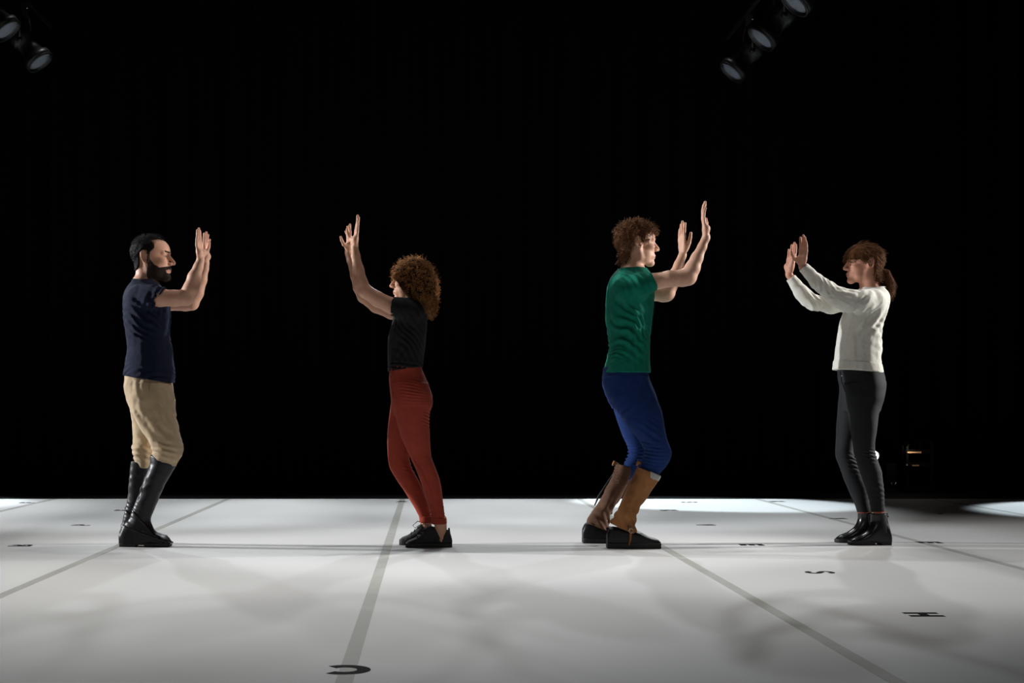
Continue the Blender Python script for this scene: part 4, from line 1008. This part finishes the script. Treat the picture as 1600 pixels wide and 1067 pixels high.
    gn = [(716, 999, 1037, -.145, .062), (730, 995.5, 1036, -.145, .064), (744.6, 989.5, 1031, -.145, .064), (757.7, 983.5, 1023.5, -.147, .062), (772, 976.5, 1015, -.15, .059), (784, 971, 1006.5, -.15, .056), (795.5, 964.5, 999, -.15, .053),
          (804, 958.5, 995.5, -.15, .051), (813, 954.5, 993, -.15, .051), (822, 952.5, 992, -.15, .052), (834, 955, 996, -.15, .053)]
    gf = [(716, 964, 996, .14, .058), (735, 958, 990, .14, .060), (752, 952.5, 984, .142, .060), (770, 943, 974, .145, .058), (786.7, 934, 964, .15, .056), (800, 924, 956, .152, .054), (810, 917.8, 952, .155, .054), (820, 916, 950, .155, .054), (836, 920, 957, .155, .052)]
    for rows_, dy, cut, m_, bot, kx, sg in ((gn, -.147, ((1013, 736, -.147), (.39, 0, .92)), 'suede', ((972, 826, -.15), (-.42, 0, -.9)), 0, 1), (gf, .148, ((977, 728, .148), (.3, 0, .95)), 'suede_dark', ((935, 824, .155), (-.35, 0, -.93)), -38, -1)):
        G = p.grid(min(r[1] for r in rows_)-4, max(r[2] for r in rows_)+4, .12, 708, 845, .0042, dyc=dy)
        G.loft(p.keys(rows_), k=0, sm=.008, power=2.1)
        bx_ = p.P(978+kx, 812, dy)
        G.displace([((.75, .2, .6), .036, .0055, tuple(bx_), (.06, .1, .035)), ((.85, .3, -.3), .05, .003, tuple(p.P(985+kx, 775, dy)), (.08, .1, .09))], [(.005, .04, (1, 1, .8))])
        G.plane(p.P(*cut[0]), cut[1], k=.002); G.plane(p.P(*bot[0]), bot[1], k=.004)
        inner = [(a, b+3.2, c-3.2, d, e-.006) for a, b, c, d, e in rows_[:3]]
        G.loft  # opening at the top edge
        H = Field(G.ax, G.ay, G.az); H.loft(p.keys([(r[0]-8, r[1]+1.6, r[2]-1.6, r[3], r[4]-.006) for r in rows_[:1]]+[(r[0], r[1]+1.6, r[2]-1.6, r[3], r[4]-.006) for r in rows_[1:4]]), k=0, sm=.006)
        G.F = np.maximum(G.F, -H.F)
        g = p.child('gaiter', G, M[m_])
        if sg == 1:
            g['label'] = 'light brown suede gaiter'
            cutp = p.P(*cut[0]); nn = np.array(cut[1])/np.linalg.norm(cut[1])
            Hb = Field(G.ax, G.ay, G.az); X, Y, Z = G.ax[:, None, None], G.ay[None, :, None], G.az[None, None, :]
            s_ = (X-cutp[0])*nn[0]+(Z-cutp[2])*nn[2]+0*Y
            Hb.F = np.maximum.reduce([G.F-.003, s_-.004, -.030-s_, p.P(1013, 0, dy)[0]-X+0*s_]).astype(np.float32)
            v, f = surface_nets(Hb.F, Hb.ax, Hb.ay, Hb.az); ob = link_mesh('top_band', v, f, M['clear_band'], g); ob['label'] = 'pale translucent band'
            for q in ((1022, 743.5), (1021, 748)):
                c_ = p.P(q[0], q[1], dy-.052); v, f = lathe([(0, .005), (.003, .0045), (.004, .001)], c_, (.3, -1, 0), 10); link_mesh('rivet', v, f, M['chrome'], g)
            v, f = tube([p.P(983, 822, dy-.052), p.P(985.5, 832, dy-.056), p.P(985, 842, dy-.054), p.P(983, 852, dy-.052)], [.008, .007, .006, .0055], 8); link_mesh('strap', v, f, M['suede'], g)
            v, f = tube([p.P(986, 829, dy-.062)+np.array([math.cos(t)*.011, 0, math.sin(t)*.012]) for t in np.linspace(0, 6.283, 12)], .0018, 6); link_mesh('buckle', v, f, M['chrome'], g)
        else:
            g['label'] = 'dark brown leather gaiter'
            v, f = tube([p.P(957, 742, .14), p.P(944, 762, .14), p.P(935, 776, .145), p.P(929, 790, .15)], [.004, .005, .006, .004], 8); link_mesh('strap', v, f, M['knit'], g)
        c_ = p.P(rows_[1][1]+1.5, 725, dy); v, f = tube([c_+np.array([-.01, -.02, -.006]), c_+np.array([0, -.012, .012]), c_+np.array([.012, .0, .004]), c_+np.array([.028, .01, .0])], [.006, .009, .008, .004], 8)
        link_mesh('tie', v, f, M['suede'], g)
    p.finish(); return p

# ------------------------------------------------------------------ person 4: white sweater, charcoal trousers, ankle boots
def person_white():
    p = Person('woman with ponytail in cream sweater, charcoal trousers and black ankle boots, arms raised', 7.925, -1, (1222, 1398), M['skin_d'])
    B = p.B
    torso = [(450, 1345, 1379, 0, .062), (455, 1339, 1385, 0, .10), (462, 1332, 1387.5, 0, .14), (472, 1326, 1387.3, 0, .158), (486, 1321.5, 1384, 0, .165), (497, 1317, 1380, 0, .16), (511, 1313, 1376, 0, .153), (530, 1309.5, 1374.6, 0, .146),
             (545, 1307.5, 1376.2, 0, .145), (560, 1306, 1373.6, 0, .146), (572, 1304.5, 1375.5, 0, .15), (584, 1304, 1377.6, 0, .155), (592, 1304, 1378, 0, .155)]
    pelvis = [(573, 1309.5, 1376, 0, .14), (590, 1312, 1380, 0, .155), (603.6, 1315.5, 1381, 0, .163), (624, 1318, 1378, 0, .158), (642, 1320, 1374, 0, .11)]
    near = [(600, 1318, 1380, -.05, .09), (618, 1322, 1378.5, -.07, .09), (644, 1327.5, 1372, -.075, .085), (670, 1330, 1369, -.075, .077), (690.8, 1333, 1366, -.075, .068), (703, 1334.5, 1366, -.075, .062), (714, 1337, 1368.6, -.075, .06), (726, 1340, 1373, -.075, .059),
            (737, 1343.5, 1377.5, -.075, .057), (763.4, 1353, 1380.5, -.075, .050), (785, 1359, 1381.3, -.075, .042), (799, 1361, 1382, -.075, .040)]
    far = [(590, 1313, 1368, .05, .09), (603.6, 1314, 1365, .06, .09), (629.7, 1311, 1362, .07, .088), (656, 1308.3, 1352, .072, .078), (688, 1307, 1334, .072, .066), (703, 1306, 1332, .072, .061), (714, 1306.2, 1334.5, .072, .059), (728.6, 1312, 1342, .072, .057),
           (757.6, 1322.7, 1354, .072, .052), (783.8, 1334, 1358.5, .072, .043), (800, 1340, 1361, .072, .040)]
    slv = [([(1364, 468, -.13), (1347, 471, -.165), (1327, 469.5, -.185), (1307, 463.5, -.19), (1293, 452.5, -.19), (1278, 440.5, -.19), (1265.5, 428, -.19), (1254.5, 417, -.19)], [17, 17, 16, 13.7, 11.7, 10.2, 8.8, 8.4], True),
           ([(1360, 470, .13), (1328, 474, .17), (1298, 477, .18), (1272, 474, .18), (1262, 468, .18), (1252.5, 457.5, .18), (1243, 444.5, .18), (1235.5, 434, .18)], [16, 14, 11.6, 10.8, 10.4, 9.6, 8.3, 7.7], True)]
    arms = [([(1364, 467, -.13), (1327, 469, -.185), (1307, 463, -.19), (1293, 452.5, -.19), (1265, 427, -.19), (1253.5, 415, -.19)], [12, 11.5, 9.8, 8.4, 6.2, 5.2]),
            ([(1360, 470, .13), (1328, 474, .17), (1298, 477, .18), (1268, 472, .18), (1252, 457, .18), (1238, 437, .18), (1232.8, 427.5, .18)], [12, 10.5, 9, 8.3, 7.2, 5.6, 5.2])]
    neckp = [((1357, 424, 0), (1360, 456, 0), 14.5, 16)]
    body_base(p, torso, [pelvis, near+[(845, 1365, 1384, -.075, .034)], far+[(840, 1347, 1364, .072, .034)]], arms, neckp)
    foot_skin(p, [((1374, 840, -.075), (1345, 846, -.075), 8, 5), ((1354, 836, .072), (1325, 842, .072), 8, 5)])
    p.head(1355, 443, 59.5, female=True, nose=.95)
    p.hand(p.P(1253, 414.5, -.19), (.10, 0, 1), math.radians(20), True, .92, curl=(.04, .02, .05, .1), spread=.03, wr=.0175, thumb=(.85, .25, .45))
    p.hand(p.P(1232.5, 427, .18), (.17, 0, 1), math.radians(20), False, .98, curl=(.06, .03, .03, .05), spread=.02, wr=.0175, thumb=(.5, .25, .8))
    p.child('body', B, p.skin)
    p.face_bits(M['hair_chestnut'], .0012)
    rng = np.random.RandomState(31)
    poly = [(.42, .60), (.54, .625), (.64, .64), (.70, .75), (.6, 1.3), (-.8, 1.3), (-.8, .10), (-.30, .02), (-.10, .05), (-.12, .36), (-.12, .60), (-.04, .67), (.07, .655), (.10, .54), (.16, .55), (.27, .60)]
    hair = p.patch('hair', [(poly, 0, .7)], .0145, M['hair_chestnut'], noise=.0028, nsize=.03)
    hr = p.child('hair', hair, M['hair_chestnut'])
    tie = p.P(1378, 424, 0)
    P, N = p.sample_patch(hair, 3400, rng)
    uu = ((P-p.H0)@p.fr[0])/p.S; ww = (P[:, 2]-p.H0[2])/p.S
    D = tie-P; D /= np.linalg.norm(D, axis=1)[:, None]; D = D-N*(D*N).sum(1)[:, None]; fr_ = (uu > .32)
    D[fr_] = np.array([-.35*-1, 0, -.9])*np.array([-1, 1, 1])+rng.normal(0, .15, (fr_.sum(), 3))
    D = D+N*.16+rng.normal(0, .06, D.shape)
    strands('hair_strands', P-N*.0008, D, np.where(fr_, .022, .035)*rng.uniform(.6, 1.2, len(P)), M['chestnut_strands'], hr, r=.0011, seg=6, rng=rng, jitter=.03, droop=.12)
    P, N = p.sample_patch(hair, 300, rng, lambda P, N: N[:, 2] > .3)
    strands('fly_away', P, N*.5+(tie-P)*6+rng.normal(0, .3, N.shape), .04, M['chestnut_strands'], hr, r=.0004, seg=7, rng=rng, jitter=.12)
    G = p.grid(1366, 1402, .07, 412, 466, .0035)
    G.chain([p.P(1377, 423, 0), p.P(1384, 428, 0), p.P(1388.5, 440, 0), p.P(1389, 451, 0), p.P(1388, 459, 0)], [p.pr(q) for q in (4.5, 6, 6.8, 5.2, 2.2)], k=.01, flat=((0, 1, 0), .8))
    G.displace([((.95, .3, .1), .008, .0012, tuple(p.P(1388, 440, 0)), (.1, .1, .1))], [(.003, .018, (1, 1, .4))])
    pt = p.child('ponytail', G, M['hair_chestnut'])
    P, N = p.sample_patch(G, 900, rng)
    strands('ponytail_strands', P-N*.001, N*.12+np.array([.22, 0, -.95])+rng.normal(0, .1, N.shape), rng.uniform(.025, .05, len(P)), M['chestnut_strands'], pt, r=.0007, seg=8, rng=rng, jitter=.06, curl=(.0015, .8))
    v, f = lathe([(-.006, .013), (0, .017), (.006, .013)], p.P(1378, 423.5, 0), (1, 0, -.6), 16); link_mesh('hair_tie', v, f, M['knit'], p.root)
    # sweater
    F = garment_top(p, torso, slv, xr=(1224, 1392), pyr=(408, 594), h=.0046, hem=((1341, 580.4, 0), (-.092, 0, -.995)),
                    folds=[((.25, .1, .95), .030, .0035, (1312, 466, -.19), (.05, .08, .05)), ((.9, .2, .4), .028, .003, (1290, 455, -.19), (.06, .08, .06)), ((.8, .2, .4), .032, .0028, (1266, 468, .18), (.06, .08, .06)), ((.75, .2, -.55), .05, .006, (1355, 492, -.16), (.07, .1, .07)),
                           ((.95, .1, .1), .06, .003, (1335, 540, -.13), (.1, .1, .1)), ((.5, .1, .8), .04, .003, (1372, 530, -.05), (.05, .15, .06))],
                    noise=[(.0035, .055, (1, 1, .7)), (.0012, .02, (1, 1, 1))])
    sw = p.child('sweater', F, M['wool'])
    ring_band(p, 'collar', (1382, 449, 0), (1341, 455.5, 0), 0, .066, .0065, M['wool'], sw)
    # ribbed hem follows the sweater
    Hh = Field(F.ax, F.ay, F.az); X, Y, Z = F.ax[:, None, None], F.ay[None, :, None], F.az[None, None, :]
    q = p.P(1341, 580.4, 0); s_ = (X-q[0])*-.092+(Z-q[2])*-.995+0*Y
    Hh.F = np.maximum.reduce([F.F-.0025, s_-.001, -.052-s_]).astype(np.float32)
    v, f = surface_nets(Hh.F, Hh.ax, Hh.ay, Hh.az); link_mesh('ribbed_hem', v, f, M['wool'], sw)
    # trousers
    F = legs_build(p, [pelvis, near, far], (1300, 1388), (568, 806), h=.0044,
                   folds=[((.2, 0, 1), .018, .0028, (1358, 708, -.075), (.04, .1, .03)), ((.3, 0, .95), .02, .0028, (1330, 722, .07), (.04, .1, .04)), ((.2, 0, 1), .03, .0012, (1370, 770, -.07), (.05, .08, .06))], noise=[(.002, .05, (1, 1, .7))])
    tr = p.child('trousers', F, M['charcoal'])
    line_tube(p, 'fly_seam', [(1313, 580, -.09), (1315, 596, -.10), (1321, 612, -.11)], .0022, M['charcoal'], tr)
    c_ = p.P(1315.5, 586.5, -.11); v, f = lathe([(0, .006), (.003, .005), (.004, .001)], c_, (-.5, -1, 0), 12); link_mesh('button', v, f, M['chrome'], tr)
    for a, b, y, dy, hw in ((1360.7, 1382.3, 799.5, -.075, .041), (1340, 1361.2, 800.5, .072, .041)):
        pts = [p.P((a+b)/2, y, dy)+np.array([math.cos(t)*p.pr((b-a)/2), math.sin(t)*hw, 0]) for t in np.linspace(0, 6.2832, 30)]
        v, f = tube(pts, .0022, 6); o = link_mesh('trim', v, f, M['red_trim'], tr); o['label'] = 'thin red hem piping'
    # boots
    rn = [(1390.5, 840, .032), (1389.5, 824, .037), (1380, 816, .038), (1362, 822, .040), (1355, 829, .042), (1345, 836, .044), (1334, 840, .038), (1328, 844, .028), (1325.5, 848, .014)]
    sn = [(802, 1360.5, 1385.5, .043), (815, 1360.5, 1386.5, .042), (825, 1360, 1388, .041), (838, 1360, 1389.5, .038), (850, 1361, 1390, .036)]
    rf = [(x-20.5, y-4.5, h) for x, y, h in rn]; sf = [(y-2, a-20, b-20.5, h) for y, a, b, h in sn]
    def heel(xx):
        def f(G): G.op(lambda X, Y, Z: np.maximum(np.abs(X-p.P(xx, 0, 0)[0])-.016, Z-.012)+0*Y, (p.P(xx-6, 0, 0)[0], p.D0-.3, -.02), (p.P(xx+6, 0, 0)[0], p.D0+.3, .012), .002, 'sub')
        return f
    for rw, sf_, dy, ox in ((rn, sn, -.075, 0), (rf, sf, .072, -20.5)):
        o, F = shoe(p, 'ankle_boot', rw, dy, .020, M['polished'], M['rubber'], shaft=sf_, h=.003, sgrow=.003, extra_sole=heel(1362+ox))
        X, Y, Z = F.ax[:, None, None], F.ay[None, :, None], F.az[None, None, :]
        a, b = p.P(1378+ox, 803, dy), p.P(1379+ox, 832, dy)
        G = Field(F.ax, F.ay, F.az); t = np.clip((a[2]-Z)/(a[2]-b[2]), 0, 1)
        G.F = np.maximum.reduce([F.F-.0012, np.abs(X-a[0]-(b[0]-a[0])*t+0*Y)-(.020-.010*t), Z-a[2]+0*X*Y, b[2]-Z+0*X*Y, .02-np.abs(Y-(p.D0+dy))+0*X*Z]).astype(np.float32)
        v, f = surface_nets(G.F, G.ax, G.ay, G.az); ob = link_mesh('elastic_panel', v, f, M['knit'], o)
        q = p.P(1386+ox, 803, dy); v, f = tube([q+np.array([-.004, 0, -.02]), q+np.array([.002, 0, .004]), q+np.array([.006, 0, -.018])], .004, 8); link_mesh('pull_tab', v, f, M['knit'], o)
    p.finish(); return p

import time as _t
for fn in (person_navy, person_curly, person_green, person_white):
    t_ = _t.time(); fn(); print(fn.__name__, round(_t.time()-t_, 1), 's')
